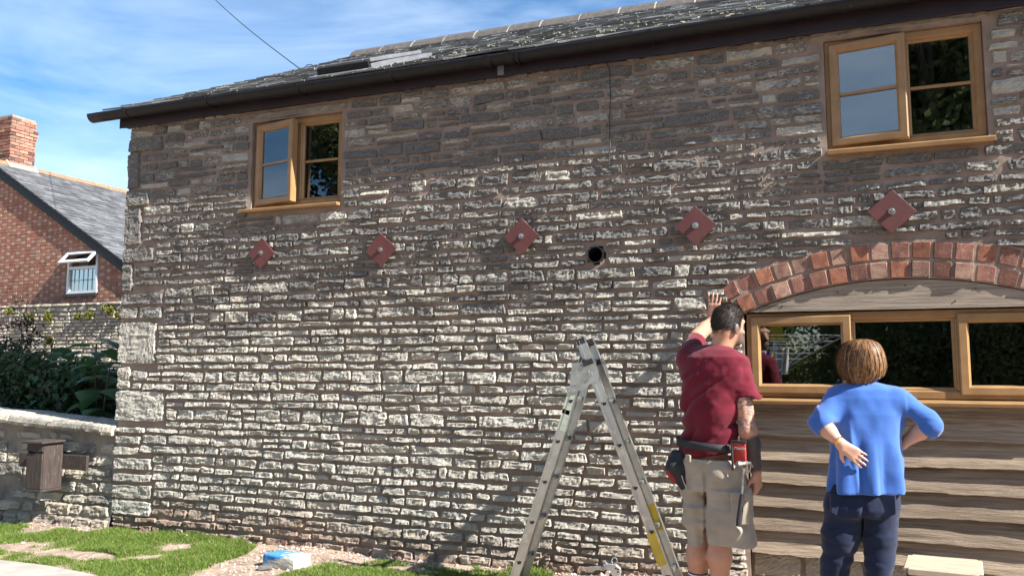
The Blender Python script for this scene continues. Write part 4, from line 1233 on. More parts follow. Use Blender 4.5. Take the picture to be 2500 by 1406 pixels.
# ================================================================== PLANTS BEHIND THE LOW WALL
M['rose_leaf'] = leaf_material('rose_leaf', (.052, .105, .042), (.090, .155, .060), (.11, .065, .055), .35, .42)
M['rose_young'] = leaf_material('young_rose_leaf', (.06, .035, .035), (.085, .045, .04), (.05, .07, .03), .3, .4)
M['stem'] = surf('woody_stem', (.10, .09, .05), (.06, .05, .035), 20, .8, .3, 80)
rose = empty('rose_bush', tuple(at(35, 1010, 1.2) * [1, 1, 0] + [0, 0, .04]))
tag(rose, 'dark leafy rose bush with reddish young shoots behind the low wall', 'bush')
mb = MB(); r = np.random.default_rng(77); J = Join(); J2 = Join()
tips = []
for k, (px, py, yy) in enumerate(((58, 742, 1.25), (90, 780, 1.3), (20, 790, 1.2), (-30, 760, 1.1), (95, 860, 1.1), (-80, 800, 1.4), (45, 870, .95), (5, 900, 1.0))):
    tip = at(px, py, yy); base = at(35 + (px - 35) * .3, 1010, 1.2); base[2] = .04
    n = 9; pts = []
    for i in range(n):
        f = i / (n - 1); pts.append(base + (tip - base) * f + np.array([.08 * math.sin(f * 3 + k), .05 * math.cos(f * 4 + k), .10 * math.sin(f * math.pi)]))
    mb.tube([tuple(p) for p in pts], .008, 6, [.012 - .009 * i / (n - 1) for i in range(n)])
    for i in range(2, n):
        f = i / (n - 1)
        if f < .72:
            V, Q, T = leaf_cloud(120, pts[i], (.26, .24, .16), .065, 800 + k * 20 + i, .62, .4); J.add(V, Q, T)
        else:
            V, Q, T = leaf_cloud(42 if f < .99 else 26, pts[i], (.12, .12, .09), .055, 800 + k * 20 + i, .6, .5); (J2 if k in (0, 1, 2) else J).add(V, Q, T)
V, Q, T = leaf_cloud(2600, at(20, 925, 1.15), (.62, .40, .42), .065, 999, .62, .4); J.add(V, Q, T)
mb.build('stem', M['stem'], rose, True)
tag(J.build('foliage', M['rose_leaf'], rose), kind='stuff'); tag(J2.build('young_shoots', M['rose_young'], rose), kind='stuff')
# sunflowers: big heart-shaped leaves, each its own piece
def heart_leaf():
    n = 9; V = []; 
    ws = [.0, .30, .46, .50, .46, .38, .27, .13, 0.0]
    for i in range(n):
        f = i / (n - 1); w = ws[i]; y = f * 1.0 - (.08 if i == 1 else 0)
        for s_ in (-1, -.5, 0, .5, 1):
            V.append((s_ * w, y - (.10 * abs(s_) if i in (1, 2) else 0), -.10 * abs(s_) ** 1.5 * w * 2 + .16 * math.sin(f * 2.6) - .42 * f * f))
    idx = np.arange(n * 5).reshape(n, 5)
    return np.array(V), np.stack([idx[:-1, :-1], idx[1:, :-1], idx[1:, 1:], idx[:-1, 1:]], -1).reshape(-1, 4)
M['sun_leaf'] = leaf_material('sunflower_leaf', (.060, .135, .042), (.095, .185, .06), (.10, .14, .045), .4, .42)
M['petal'] = surf('yellow_petal', (.62, .42, .02), (.5, .30, .02), 30, .6, 0)
Vh, Qh = heart_leaf()
leafs = [np_mesh('leaf', Vh, Qh, M['sun_leaf'], (q, .5, .5), True) for q in (.1, .5, .9)]
labels = ['tall sunflower plant with big leaves nearest the house corner', 'broad-leaved sunflower plant in the middle of the bed behind the low wall', 'sunflower plant with a yellow head just right of the rose bush', 'short leafy sunflower plant right behind the coping']
r = np.random.default_rng(91)
for k, (px, py, yy, nl) in enumerate(((243, 838, 1.0, 22), (190, 868, 1.25, 20), (128, 838, 1.6, 15), (265, 895, .75, 14))):
    top = at(px, py, yy); base = np.array([top[0] + r.uniform(-.1, .1), yy + r.uniform(-.1, .1), .04])
    sf = empty('sunflower', tuple(base)); tag(sf, labels[k], 'plant', 'sunflowers behind the low wall')
    pts = [base + (top - base) * f + np.array([.03 * math.sin(5 * f + k), .02 * math.cos(4 * f), 0]) for f in np.linspace(0, 1, 8)]
    mb = MB(); mb.tube([tuple(p) for p in pts], .012, 7, list(np.linspace(.016, .008, 8))); mb.build('stem', M['stem'], sf, True)
    for i in range(nl):
        f = .38 + .62 * (i + .5) / nl; p = base + (top - base) * f
        az = i * 2.4 + k; el = r.uniform(-.15, .5); sc = r.uniform(.20, .31) * (1.15 - .35 * f)
        stalk = p + np.array([math.cos(az), math.sin(az), .5]) * .10
        o = bpy.data.objects.new('leaf', leafs[i % 3])
        link(o, sf)
        o.location = tuple(stalk); o.rotation_euler = (el - .35, r.uniform(-.3, .3), az - math.pi / 2); o.scale = (sc, sc, sc)
        MB().tube([tuple(p), tuple((p + stalk) / 2 + [0, 0, .01]), tuple(stalk)], .004, 5).build('leaf_stalk', M['stem'], sf)
    if k == 2:
        c = top + np.array([0, -.03, .03]); R_ = .085
        pv = []; pq = []
        for j in range(16):
            t_ = 2 * math.pi * j / 16; e = np.array([math.cos(t_), -.25, math.sin(t_) * .8]); s_ = np.array([-math.sin(t_), 0, math.cos(t_)]) * .016
            b_ = len(pv); pv += [c + e * .03 - s_, c + e * .03 + s_, c + e * R_ + s_ * .3, c + e * R_ - s_ * .3]; pq.append([b_, b_ + 1, b_ + 2, b_ + 3])
        np_obj('petals', np.array(pv), pq, M['petal'], sf)
        MB().cyl(tuple(c + [0, .015, 0]), tuple(c + [0, -.02, 0]), .038, .03, 12).build('flower_disc', M['stem'], sf)
# ground cover in the bed
V, Q, T = leaf_cloud(3200, at(190, 965, 1.3), (.80, .5, .42), .075, 1234, .7, .3)
tag(np_obj('bed_plants', V, Q, M['rose_leaf'], None, T), 'mass of dark green leaves filling the bed behind the coping', 'plants', kind='stuff')

# ================================================================== WOOD BEHIND THE VIEWER (seen in the panes)
M['wood_leaf'] = leaf_material('hedgerow_leaf', (.11, .15, .055), (.16, .20, .075), (.24, .23, .11), .5, .5)
M['bark'] = surf('tree_bark', (.10, .08, .06), (.06, .048, .038), 6, .9, .6, 30, stretch=(3, 3, .6))
def wood_tree(x, y, h, rad, seed, label):
    t_ = empty('broadleaf_tree', (x, y, .04)); tag(t_, label, 'tree', 'trees mirrored in the panes')
    r = np.random.default_rng(seed); mb = MB(); top = np.array([x, y, h * .75]); b0 = np.array([x, y, 0.])
    mb.tube([tuple(b0 + (top - b0) * f + [.15 * math.sin(3 * f + seed), .15 * math.cos(2 * f), 0]) for f in np.linspace(0, 1, 7)], .2, 8, list(np.linspace(.24, .06, 7)))
    J = Join()
    for i in range(16):
        a_ = r.uniform(0, 6.28); rr = rad * r.uniform(.2, .85); zc = h * r.uniform(.22, .92); sh = 1 - .45 * abs(zc / h - .5)
        c = np.array([x + math.cos(a_) * rr * sh, y + math.sin(a_) * rr * sh, zc])
        V, Q, T = leaf_cloud(1000, c, (rad * .62, rad * .55, h * .14), .19, seed * 50 + i, .7); J.add(V, Q, T)
        st = b0 + (top - b0) * min(zc / h, .9); mb.tube([tuple(st), tuple((st + c) / 2 + [0, 0, .1]), tuple(c)], .05, 6, [.08, .05, .02])
    mb.build('trunk', M['bark'], t_, True); tag(J.build('crown', M['wood_leaf'], t_), kind='stuff')
r = np.random.default_rng(5)
nth = ['first', 'second', 'third', 'fourth', 'fifth', 'sixth']
for k in range(6): wood_tree(2.6 + k * 2.0 + r.uniform(-.3, .3), -14.5 - (k % 2) * 1.8, r.uniform(9.5, 12.5), 2.3, 100 + k, nth[k] + ' broadleaf tree of the wood mirrored in the panes, counted from the gap rightwards')
for k in range(4): wood_tree(-10.5 - k * 2.3, -14 - (k % 2) * 2, r.uniform(9.5, 12), 2.3, 150 + k, nth[k] + ' broadleaf tree mirrored in the panes, counted from the gap leftwards')
J = Join()
for k in range(15):
    V, Q, T = leaf_cloud(2300, (-.9 + k * .62, -12.2 + .3 * math.sin(k * 2.1), 1.3), (.75, .5, 1.6), .095, 4000 + k); J.add(V, Q, T)
    V, Q, T = leaf_cloud(500, (-.6 + k * .62, -13.2, 1.6), (.8, .3, 1.8), .30, 4100 + k); J.add(V, Q, T)
tag(J.build('hedge', M['wood_leaf']), 'dense dark hedge facing the house, mirrored in the panes', 'hedge', kind='stuff')

# things mirrored in the open casement of the big window: a clothes airer, a pole with a sign, a far tree
_pc = np.array([-.1, .055, 1.5]); _pn = np.array([-math.sin(math.radians(3.0)), -math.cos(math.radians(3.0)), 0])
def mirrored(px, py, dist):
    d = ray(px, py); h = CAM + d * (np.dot(_pc - CAM, _pn) / np.dot(d, _pn)); d = d / np.linalg.norm(d)
    return h + (d - 2 * np.dot(d, _pn) * _pn) * dist
pb_ = mirrored(1899, 900, 14.0)
pole = empty('utility_pole', (float(pb_[0]), float(pb_[1]), .04)); tag(pole, 'slim pale pole with a small yellow sign, mirrored in the open casement', 'pole')
MB().cyl((pb_[0], pb_[1], 0), (pb_[0], pb_[1], 6.5), .09, .07, 12).build('post', M['white_pvc'], pole, True)
sg_ = mirrored(1897, 811, 13.8); MB().box(sg_[0] - .14, sg_[0] + .14, sg_[1] - .01, sg_[1] + .01, sg_[2] - .20, sg_[2] + .20, .004).build('sign_panel', surf('yellow_sign', (.70, .52, .02), (.62, .45, .02), 4, .5, 0), pole)
wood_tree(float(mirrored(1880, 880, 30)[0]), float(mirrored(1880, 880, 30)[1]), 4.6, 2.4, 177, 'small far tree mirrored in the left of the open casement')
ac = mirrored(1893, 880, 8.0)
air = empty('clothes_airer', (float(ac[0]), float(ac[1]), .04)); tag(air, 'rotary clothes airer hung with washing, mirrored in the open casement', 'clothes airer')
za_ = float(mirrored(1893, 842, 8.0)[2])
MB().cyl((ac[0], ac[1], 0), (ac[0], ac[1], za_ - .1), .022, .022, 10).build('post', M['zinc'], air, True)
tipz = za_ + .12; tips = [np.array([ac[0] + 1.25 * math.cos(a_), ac[1] + 1.25 * math.sin(a_), tipz]) for a_ in (.5, 2.07, 3.64, 5.21)]
for t_ in tips: MB().tube([(ac[0], ac[1], za_ - .45), tuple(t_)], .012, 6).build('arm', M['zinc'], air)
for f_ in (1.0, .85, .7, .55, .4):
    c_ = np.array([ac[0], ac[1], 0]); q_ = [c_ * [1, 1, 0] + (t_ - c_) * [f_, f_, 0] + [0, 0, za_ - .45 + f_ * (tipz - za_ + .45)] for t_ in tips]
    MB().tube([tuple(p_) for p_ in q_ + [q_[0]]], .004, 5).build('line', M['white_pvc'], air)
def garment(px0, px1, py0, py1, dist, name, col, label):
    A_, B_, C_ = mirrored(px0, py0, dist), mirrored(px1, py0, dist), mirrored(px0, py1, dist)
    n_ = 12; V = []
    for i in range(n_):
        for j in range(n_):
            u, w = i / (n_ - 1), j / (n_ - 1); taper = 1 - .25 * w * (1 - w)
            p_ = A_ + (B_ - A_) * (.5 + (u - .5) * taper) + (C_ - A_) * w; p_ = p_ + np.array([0, .03 * math.sin(u * 9 + 3 * w), 0]); V.append(p_)
    idx = np.arange(n_ * n_).reshape(n_, n_); V = np.array(V); V2 = V + [0, .012, 0]
    Qa = np.stack([idx[:-1, :-1], idx[1:, :-1], idx[1:, 1:], idx[:-1, 1:]], -1).reshape(-1, 4)
    tag(np_obj(name, np.vstack([V, V2]), np.vstack([Qa, Qa[:, ::-1] + n_ * n_]), surf(name + '_cloth_' + str(px0), col, tuple(c * .85 for c in col), 8, .9, .2, 40), None, None, True), label, 'washing')
garment(1859, 1872, 856, 904, 7.4, 'shirt', (.70, .72, .75), 'white shirt on the airer, mirrored at the far left of the casement')
garment(1872, 1882, 858, 885, 7.3, 'blue_top', (.03, .07, .45), 'blue top on the airer mirrored in the casement')
garment(1881, 1887, 857, 888, 7.5, 'yellow_cloth', (.60, .42, .04), 'yellow cloth on the airer mirrored in the casement')
garment(1909, 1925, 848, 914, 7.6, 'trousers', (.62, .62, .60), 'pale trousers on the airer mirrored in the middle of the casement')
# ================================================================== LADDER
M['alu'] = surf('brushed_aluminium', (.52, .53, .51), (.42, .43, .41), 7, .30, .08, 60, stretch=(1, 1, 1), metal=.95, c3=(.60, .61, .57), s3=12, rough2=.48)
M['rubber'] = surf('black_rubber', (.015, .015, .016), (.025, .025, .026), 20, .7, .2, 90)
M['yellow_sticker'] = surf('yellow_sticker', (.62, .45, .02), (.50, .36, .03), 9, .5, 0, c3=(.40, .30, .06), s3=14)
M['pale_sticker'] = surf('pale_green_sticker', (.46, .52, .42), (.36, .42, .34), 16, .6, 0, c3=(.28, .33, .27), s3=24)
ladder = empty('step_ladder', (-1.3, -.36, .05))
tag(ladder, 'aluminium A-frame ladder standing open against the stone wall beside the man', 'ladder')
YN, YF = -.62, -.385
def lp(px, py, y=YN): return at(px, py, y)
def leg(top, bot, name_side, n_rung, first, off_near=0.0):
    """two stiles and rungs; top and bot are points of the near stile's centre line"""
    d = bot - top; L = np.linalg.norm(d); d /= L
    side = np.array([d[2], 0, -d[0]])             # across the stile, in the leg's profile
    for yy in (YN, YF):
        a, b = np.array([top[0], yy, top[2]]), np.array([bot[0], yy, bot[2]])
        mb = MB()
        # channel section: web outside, two flanges inside
        sgn = 1 if yy == YN else -1
        mb.beam(a, b, .004, .057, 0, up=tuple(side))
        for s_ in (-1, 1):
            o_ = side * s_ * .0265
            mb.beam(a + o_ + np.array([0, sgn * .013, 0]), b + o_ + np.array([0, sgn * .013, 0]), .026, .004, 0, up=tuple(side))
        mb.beam(a + side * .010 + [0, -sgn * .0035, 0], b + side * .010 + [0, -sgn * .0035, 0], .003, .003, 0, up=tuple(side))
        mb.build('stile', M['alu'], ladder)
        mb = MB(); e = np.array([0, sgn * .012, 0])
        mb.beam(b + e - d * .03, b + e + d * .012, .036, .070, .004, up=tuple(side)); mb.build('foot', M['rubber'], ladder)
    for k in range(n_rung):
        c = top + d * (first + k * .263)
        MB().beam(c + [0, .003, 0], np.array([c[0], YF - .003, c[2]]), .030, .028, .006, up=(0, 0, 1)).build('rung', M['alu'], ladder)
        # solid black D plate stands in for the shade inside the rung hole
        for yy, dirn in ((YN, -1), (YF, 1)):
            mb = MB(); pts = [(.016 * math.cos(t), .016 * math.sin(t)) for t in np.linspace(math.pi, 2 * math.pi, 9)] + [(.016, .004), (-.016, .004)]
            mb.prism([(c[0] + p_[0], c[2] + p_[1]) for p_ in pts], 'y', yy + dirn * .0024, yy + dirn * .0042); mb.build('rung_hole_shade', M['black'], ladder)
    return d
lt, lbm = lp(1424, 880), lp(1270, 1362); dl = (lbm - lt) / np.linalg.norm(lbm - lt)
lbot = lbm + dl * ((.055 - lbm[2]) / dl[2])
leg(lt, lbot, 'left', 5, np.linalg.norm(lp(1391, 976) - lt))
rt, rbm = lp(1417, 830), lp(1626, 1392); dr = (rbm - rt) / np.linalg.norm(rbm - rt)
rbot = rbm + dr * ((.055 - rbm[2]) / dr[2])
leg(rt, rbot, 'right', 5, np.linalg.norm(lp(1472, 984) - rt))
# hinge plates, locking hook and pivots on both sides
for yy, dn in ((YN, -1), (YF, 1)):
    mb = MB(); y0_, y1_ = yy + dn * .006, yy + dn * .010
    a, b, c = lp(1416, 898), lp(1447, 905), lp(1440, 950)
    poly = [lp(1398, 886), lp(1428, 884), lp(1446, 862), lp(1462, 905), lp(1463, 930), lp(1440, 938), lp(1428, 950), lp(1398, 958), lp(1392, 940)]
    mb.prism([(p[0], p[2]) for p in poly], 'y', min(y0_, y1_), max(y0_, y1_)); mb.build('hinge_plate', M['alu'], ladder)
    mb = MB()
    for (px, py, rr) in ((1417, 897, .021), (1443, 913, .012), (1421, 930, .009), (1403, 940, .009)):
        p = lp(px, py); mb.cyl((p[0], yy + dn * .008, p[2]), (p[0], yy + dn * .018, p[2]), rr, rr * .8, 14)
    mb.build('pivot', M['zinc'], ladder)
    pts = [lp(px, py) for px, py in ((1427, 934), (1435, 928), (1440, 915), (1437, 905))]
    MB().tube([(p[0], yy + dn * .016, p[2]) for p in pts], .006, 6).build('lock_hook', M['zinc'], ladder)
    # rail end cap and guide
    e = np.array([0, .012 if yy == YN else -.012, 0]); t = np.array([rt[0], yy, rt[2]])
    MB().beam(t + e - dr * .012, t + e + dr * .03, .030, .058, .004).build('end_cap', M['rubber'], ladder)
    t2 = np.array([lt[0], yy, lt[2]]); MB().beam(t2 + e - dl * .014, t2 + e + dl * .03, .030, .060, .006).build('end_cap', M['rubber'], ladder)
    g = t + dr * .13
    MB().beam(g + [0, .0, 0], g + dr * .032, .040, .072, .003).build('rail_guide', M['rubber'], ladder)
def sticker(a, b, w, y, mat):
    d = (b - a); d = d / np.linalg.norm(d); s_ = np.array([d[2], 0, -d[0]]) * w / 2
    mb = MB(); mb.prism([(p[0], p[2]) for p in (a - s_, a + s_, b + s_, b - s_)], 'y', y - .0009, y); mb.build('sticker', mat, ladder)
sticker(lp(1396, 958), lp(1380, 1010), .05, YN - .0023, M['pale_sticker'])
sticker(lp(1384, 1000), lp(1370, 1050), .05, YN - .0023, M['pale_sticker'])
sticker(lp(1588, 1300), lp(1618, 1380), .052, YN - .0023, M['yellow_sticker'])
pA = rt + dr * (np.linalg.norm(lp(1585, 1287) - rt) - .10); pB = pA + dr * .16
for yy in (YF,):
    s_ = np.array([dr[2], 0, -dr[0]]) * .024
    mb = MB(); mb.prism([(p[0], p[2]) for p in (pA - s_, pA + s_, pB + s_, pB - s_)], 'y', yy - .0035, yy - .0026); mb.build('sticker', M['yellow_sticker'], ladder)

# ================================================================== SMALL THINGS ON THE GROUND
# blue-painted stone block
def block(name, c, dims, rot, seed, mat, tintf):
    nx = 9; r = np.random.default_rng(seed)
    V = []; Q = []
    u = np.linspace(-1, 1, nx)
    off = 0
    for ax in range(3):
        for sg in (-1, 1):
            A_, B_ = np.meshgrid(u, u, indexing='ij')
            P = np.zeros((nx, nx, 3)); P[..., ax] = sg; P[..., (ax + 1) % 3] = A_; P[..., (ax + 2) % 3] = B_
            V.append(P.reshape(-1, 3)); idx = np.arange(nx * nx).reshape(nx, nx) + off; off += nx * nx
            q = np.stack([idx[:-1, :-1], idx[1:, :-1], idx[1:, 1:], idx[:-1, 1:]], -1).reshape(-1, 4)
            Q.append(q if sg > 0 else q[:, ::-1])
    V = np.vstack(V); Q = np.vstack(Q); N = V.copy()
    V = V / (np.abs(V) ** 14).sum(1)[:, None] ** (1 / 14)
    V = V * (1 + .10 * np.sign(V[:, :1] * V[:, 1:2]) * .5 * V[:, [1, 2, 0]] ** 2)
    V = V * (1 + .09 * fbm(V[:, 0] * 1.3 + seed, V[:, 1] * 1.3, V[:, 2] * 1.3, seed, 3)[:, None])
    W = V * np.asarray(dims) / 2
    ca, sa = math.cos(rot), math.sin(rot)
    W = np.stack([W[:, 0] * ca - W[:, 1] * sa, W[:, 0] * sa + W[:, 1] * ca, W[:, 2]], -1) + c
    return np_obj(name, W, Q, mat, None, tintf(V, W))
M['blue_block'] = (lambda: None)()
m, t, b = newmat('blue_painted_stone')
a = nd(t, 'SeparateColor', None, Color=nd(t, 'Attribute', {'attribute_name': 'tint'}).outputs['Color'])
f = mapr(t, mth(t, 'ADD', a.outputs['Red'], mth(t, 'MULTIPLY', mth(t, 'SUBTRACT', noise(t, coords(t), 22, 5), .5), 1.1)), .42, .52)
setin(t, b, 'Base Color', mixc(t, f, (.42, .40, .34), (.045, .22, .52))); setin(t, b, 'Roughness', .85)
setin(t, b, 'Normal', bumpn(t, noise(t, coords(t), 70, 5), .6, .006)); M['blue_block'] = m
c = (atz(655, 1378, .05) + atz(745, 1380, .05)) / 2; c[2] = .085
bs = block('stone_block', c, (.30, .17, .095), math.radians(-8), 5, M['blue_block'], lambda V, W: np.stack([np.clip(.5 * V[:, 2] - .22 * V[:, 0] + .25 * (V[:, 1] < -.8) * (V[:, 0] < .1), 0, 1)] * 3, -1))
tag(bs, 'loose stone block splashed with blue paint lying on the gravel', 'stone block')
# dark shard beside it
c = atz(648, 1386, .05); c[2] = .055
sh = block('stone_shard', c, (.09, .05, .022), .4, 8, M['slate'], lambda V, W: np.zeros((len(V), 3)) + .3)
tag(sh, 'flat dark shard of slate beside the blue-painted block', 'stone')

# silver hand tool with a hook
M['silver'] = surf('silver_metal', (.66, .66, .66), (.52, .52, .53), 12, .28, .1, 60, metal=.75)
tb = atz(1478, 1396, .085); tl = empty('sealant_gun', tuple(tb)); tag(tl, 'silver metal gun-shaped tool with hook lying on the ground right of the ladder foot', 'tool')
yt = float(tb[1]) - .02
def tp(px, py, d=0.0): p = at(px, py, yt + d); return (float(p[0]), float(p[1]), float(p[2]))
mb = MB()
mb.prism([(tp(x_, y_)[0], tp(x_, y_)[2]) for x_, y_ in ((1433, 1387), (1437, 1382), (1470, 1381), (1483, 1382), (1484, 1390), (1470, 1390), (1436, 1389))], 'y', yt - .012, yt + .012, .002); mb.build('cradle', M['silver'], tl)
mb = MB(); mb.prism([(tp(x_, y_)[0], tp(x_, y_)[2]) for x_, y_ in ((1472, 1377), (1486, 1374), (1505, 1376), (1515, 1385), (1517, 1397), (1512, 1411), (1500, 1411), (1492, 1398), (1484, 1392))], 'y', yt - .016, yt + .016, .004); mb.build('body', M['silver'], tl)
mb = MB(); mb.prism([(tp(x_, y_)[0], tp(x_, y_)[2]) for x_, y_ in ((1482, 1391), (1491, 1393), (1488, 1404), (1476, 1414), (1466, 1412), (1477, 1402))], 'y', yt - .022, yt - .004, .003); mb.build('trigger', M['silver'], tl)
MB().tube([tp(*p) for p in ((1478, 1372), (1484, 1377), (1492, 1377), (1503, 1376))], .004, 6).build('rod', M['silver'], tl)
MB().tube([tp(1500 + 6.5 * math.cos(a_), 1368 + 7.5 * math.sin(a_)) for a_ in np.linspace(math.pi * .75, 2.1 * math.pi, 12)], .0035, 6).build('hook', M['silver'], tl)
mb = MB()
for x_, y_ in ((1505, 1385), (1511, 1387), (1510, 1394)):
    p = tp(x_, y_); mb.cyl((p[0], yt - .0185, p[2]), (p[0], yt - .0155, p[2]), .006, seg=10)
tag(mb.build('rivets', M['black'], tl), kind='stuff')

# low wooden stool
M['stool_top'] = surf('pale_scratched_ply', (.44, .37, .275), (.36, .30, .215), 5, .8, .3, 40, stretch=(2, 8, 2), c3=(.33, .26, .18), s3=30, lo3=.64, hi3=.72, bdist=.003)
M['stool_leg'] = surf('grey_green_paint', (.09, .12, .11), (.06, .08, .075), 8, .6, .2, 40)
zt = .435
cs = [atz(px, py, zt) for px, py in ((2205, 1385), (2216, 1351), (2398, 1366), (2402, 1404))]
st = empty('stool', (float(np.mean([c_[0] for c_ in cs])), float(np.mean([c_[1] for c_ in cs])), .04)); tag(st, 'low stool with pale scratched wooden top in front of the siding', 'stool')
mb = MB(); b_ = bmesh.new()
lo_ = [b_.verts.new((c_[0], c_[1], zt - .034)) for c_ in cs]; hi_ = [b_.verts.new((c_[0], c_[1], zt)) for c_ in cs]
b_.faces.new(lo_); b_.faces.new(hi_[::-1])
for i in range(4): b_.faces.new((lo_[i], hi_[i], hi_[(i + 1) % 4], lo_[(i + 1) % 4]))
bmesh.ops.recalc_face_normals(b_, faces=b_.faces[:])
bmesh.ops.bevel(b_, geom=[e for e in b_.edges if abs(e.verts[0].co.z - e.verts[1].co.z) > .01], offset=.022, segments=4, affect='EDGES')
bmesh.ops.bevel(b_, geom=[e for e in b_.edges if abs(e.verts[0].co.z - e.verts[1].co.z) < .001], offset=.004, segments=1, affect='EDGES')
mb._add(b_); mb.build('seat', M['stool_top'], st)
cc = np.mean(cs, 0)
ins = [cc + (c_ - cc) * .82 for c_ in cs]
for k in range(4):
    a_, b2_ = ins[k], ins[(k + 1) % 4]
    MB().beam((a_[0], a_[1], zt - .065), (b2_[0], b2_[1], zt - .065), .02, .06, .002).build('apron', M['stool_leg'], st)
    f_ = cc + (a_ - cc) * 1.12
    MB().beam((a_[0], a_[1], zt - .034), (f_[0], f_[1], .035), .04, .04, .004, up=(1, 0, 0)).build('leg', M['stool_leg'], st)
# ================================================================== PEOPLE: distance fields, meshed
class Field:
    def __init__(s, lo, hi, h):
        s.lo = np.array(lo, float); s.h = h
        s.n = np.ceil((np.array(hi) - s.lo) / h).astype(int) + 1
        s.d = np.full(s.n, 1.0, np.float32)
        s.ax = [s.lo[i] + h * np.arange(s.n[i]) for i in range(3)]
    def reg(s, lo, hi):
        sl = tuple(slice(max(int((lo[i] - s.lo[i]) / s.h) - 1, 0), min(int((hi[i] - s.lo[i]) / s.h) + 2, s.n[i])) for i in range(3))
        return sl, np.ix_(*[s.ax[i][sl[i]] for i in range(3)])
    def put(s, fn, lo, hi, k=.02):
        sl, (X, Y, Z) = s.reg(np.array(lo) - k - .03, np.array(hi) + k + .03)
        if min(q.stop - q.start for q in sl) <= 0: return s
        b = fn(X, Y, Z); a = s.d[sl]
        if k > 0:
            m = np.maximum(k - np.abs(a - b), 0) / k
            s.d[sl] = np.minimum(a, b) - m * m * k / 4
        else: s.d[sl] = np.minimum(a, b)
        return s
    def rc(s, a, b, ra, rb=None, k=.02, clip=None):
        rb = ra if rb is None else rb
        a, b = np.array(a, float), np.array(b, float); ba = b - a; q = float(ba @ ba) + 1e-12
        def fn(X, Y, Z):
            t = np.clip(((X - a[0]) * ba[0] + (Y - a[1]) * ba[1] + (Z - a[2]) * ba[2]) / q, 0, 1)
            d = np.sqrt((X - a[0] - t * ba[0]) ** 2 + (Y - a[1] - t * ba[1]) ** 2 + (Z - a[2] - t * ba[2]) ** 2) - (ra + (rb - ra) * t)
            if clip is not None:
                cp_, cn_ = clip; cn_ = np.array(cn_) / np.linalg.norm(cn_)
                d = np.maximum(d, (X - cp_[0]) * cn_[0] + (Y - cp_[1]) * cn_[1] + (Z - cp_[2]) * cn_[2])
            return d
        r = max(ra, rb)
        return s.put(fn, np.minimum(a, b) - r, np.maximum(a, b) + r, k)
    def ell(s, c, r, R=None, k=.02):
        c = np.array(c, float); r = np.array(r, float); R = np.eye(3) if R is None else np.array(R)
        def fn(X, Y, Z):
            P = [X - c[0], Y - c[1], Z - c[2]]
            q = [sum(R[j][i] * P[j] for j in range(3)) / r[i] for i in range(3)]
            L = np.sqrt(q[0] ** 2 + q[1] ** 2 + q[2] ** 2)
            return (L - 1) * r.min() * .6 + (L - 1) * r.mean() * .4
        m = r.max()
        return s.put(fn, c - m, c + m, k)
    def sec(s, rows, k=.02, pw=2.3):
        """stacked sections: rows of (z, cx, cy, a, b, rot)"""
        rows = sorted(rows); z = np.array([r[0] for r in rows]); A = np.array([r[1:] for r in rows])
        def fn(X, Y, Z):
            zz = np.clip(Z, z[0], z[-1])
            cx, cy, a, b, ro = [np.interp(zz, z, A[:, i]) for i in range(5)]
            c, sn = np.cos(ro), np.sin(ro)
            dx, dy = X - cx, Y - cy
            u, v = (dx * c + dy * sn) / a, (-dx * sn + dy * c) / b
            L = (np.abs(u) ** pw + np.abs(v) ** pw) ** (1 / pw)
            d = (L - 1) * np.minimum(a, b)
            return np.maximum(d, np.abs(Z - zz)) if False else np.where(np.abs(Z - zz) > 0, np.maximum(d, 0) + np.abs(Z - zz), d)
        m = max(A[:, 2].max(), A[:, 3].max())
        return s.put(fn, (A[:, 0].min() - m, A[:, 1].min() - m, z[0]), (A[:, 0].max() + m, A[:, 1].max() + m, z[-1]), k)
    def cut(s, p, n, lo=None, hi=None):
        """remove what lies on the side n points to"""
        n = np.array(n, float); n /= np.linalg.norm(n)
        sl, (X, Y, Z) = s.reg(s.lo if lo is None else lo, s.ax and [a[-1] for a in s.ax] if hi is None else hi)
        s.d[sl] = np.maximum(s.d[sl], (X - p[0]) * n[0] + (Y - p[1]) * n[1] + (Z - p[2]) * n[2])
        return s
    def warp(s, fn, band=.05):
        i = np.nonzero(np.abs(s.d) < band)
        x, y, z = (s.ax[k][i[k]] for k in range(3))
        s.d[i] += fn(x, y, z).astype(np.float32)
        return s
    def smooth(s, it=1):
        for _ in range(it):
            for a in range(3):
                s.d = (np.roll(s.d, 1, a) + 2 * s.d + np.roll(s.d, -1, a)) / 4
        return s
    def mesh(s):
        d = s.d; n = s.n
        ins = d < 0
        c = sum(ins[i:n[0] - 1 + i, j:n[1] - 1 + j, k:n[2] - 1 + k].astype(np.int8) for i in (0, 1) for j in (0, 1) for k in (0, 1))
        act = np.nonzero((c > 0) & (c < 8)); m = len(act[0])
        acc = np.zeros((m, 3)); cnt = np.zeros(m)
        for ax in range(3):
            o = [a for a in range(3) if a != ax]
            for p in (0, 1):
                for q in (0, 1):
                    i0 = [act[0].copy(), act[1].copy(), act[2].copy()]; i0[o[0]] = i0[o[0]] + p; i0[o[1]] = i0[o[1]] + q
                    i1 = [x.copy() for x in i0]; i1[ax] = i1[ax] + 1
                    a, b = d[tuple(i0)], d[tuple(i1)]; cr = (a < 0) != (b < 0)
                    t = np.where(cr, a / (a - b + 1e-12), 0)
                    pos = np.stack(i0, -1).astype(float); pos[:, ax] += t
                    acc[cr] += pos[cr]; cnt[cr] += 1
        V = s.lo + acc / cnt[:, None] * s.h
        vid = np.full(n - 1, -1, int); vid[act] = np.arange(m)
        Q = []
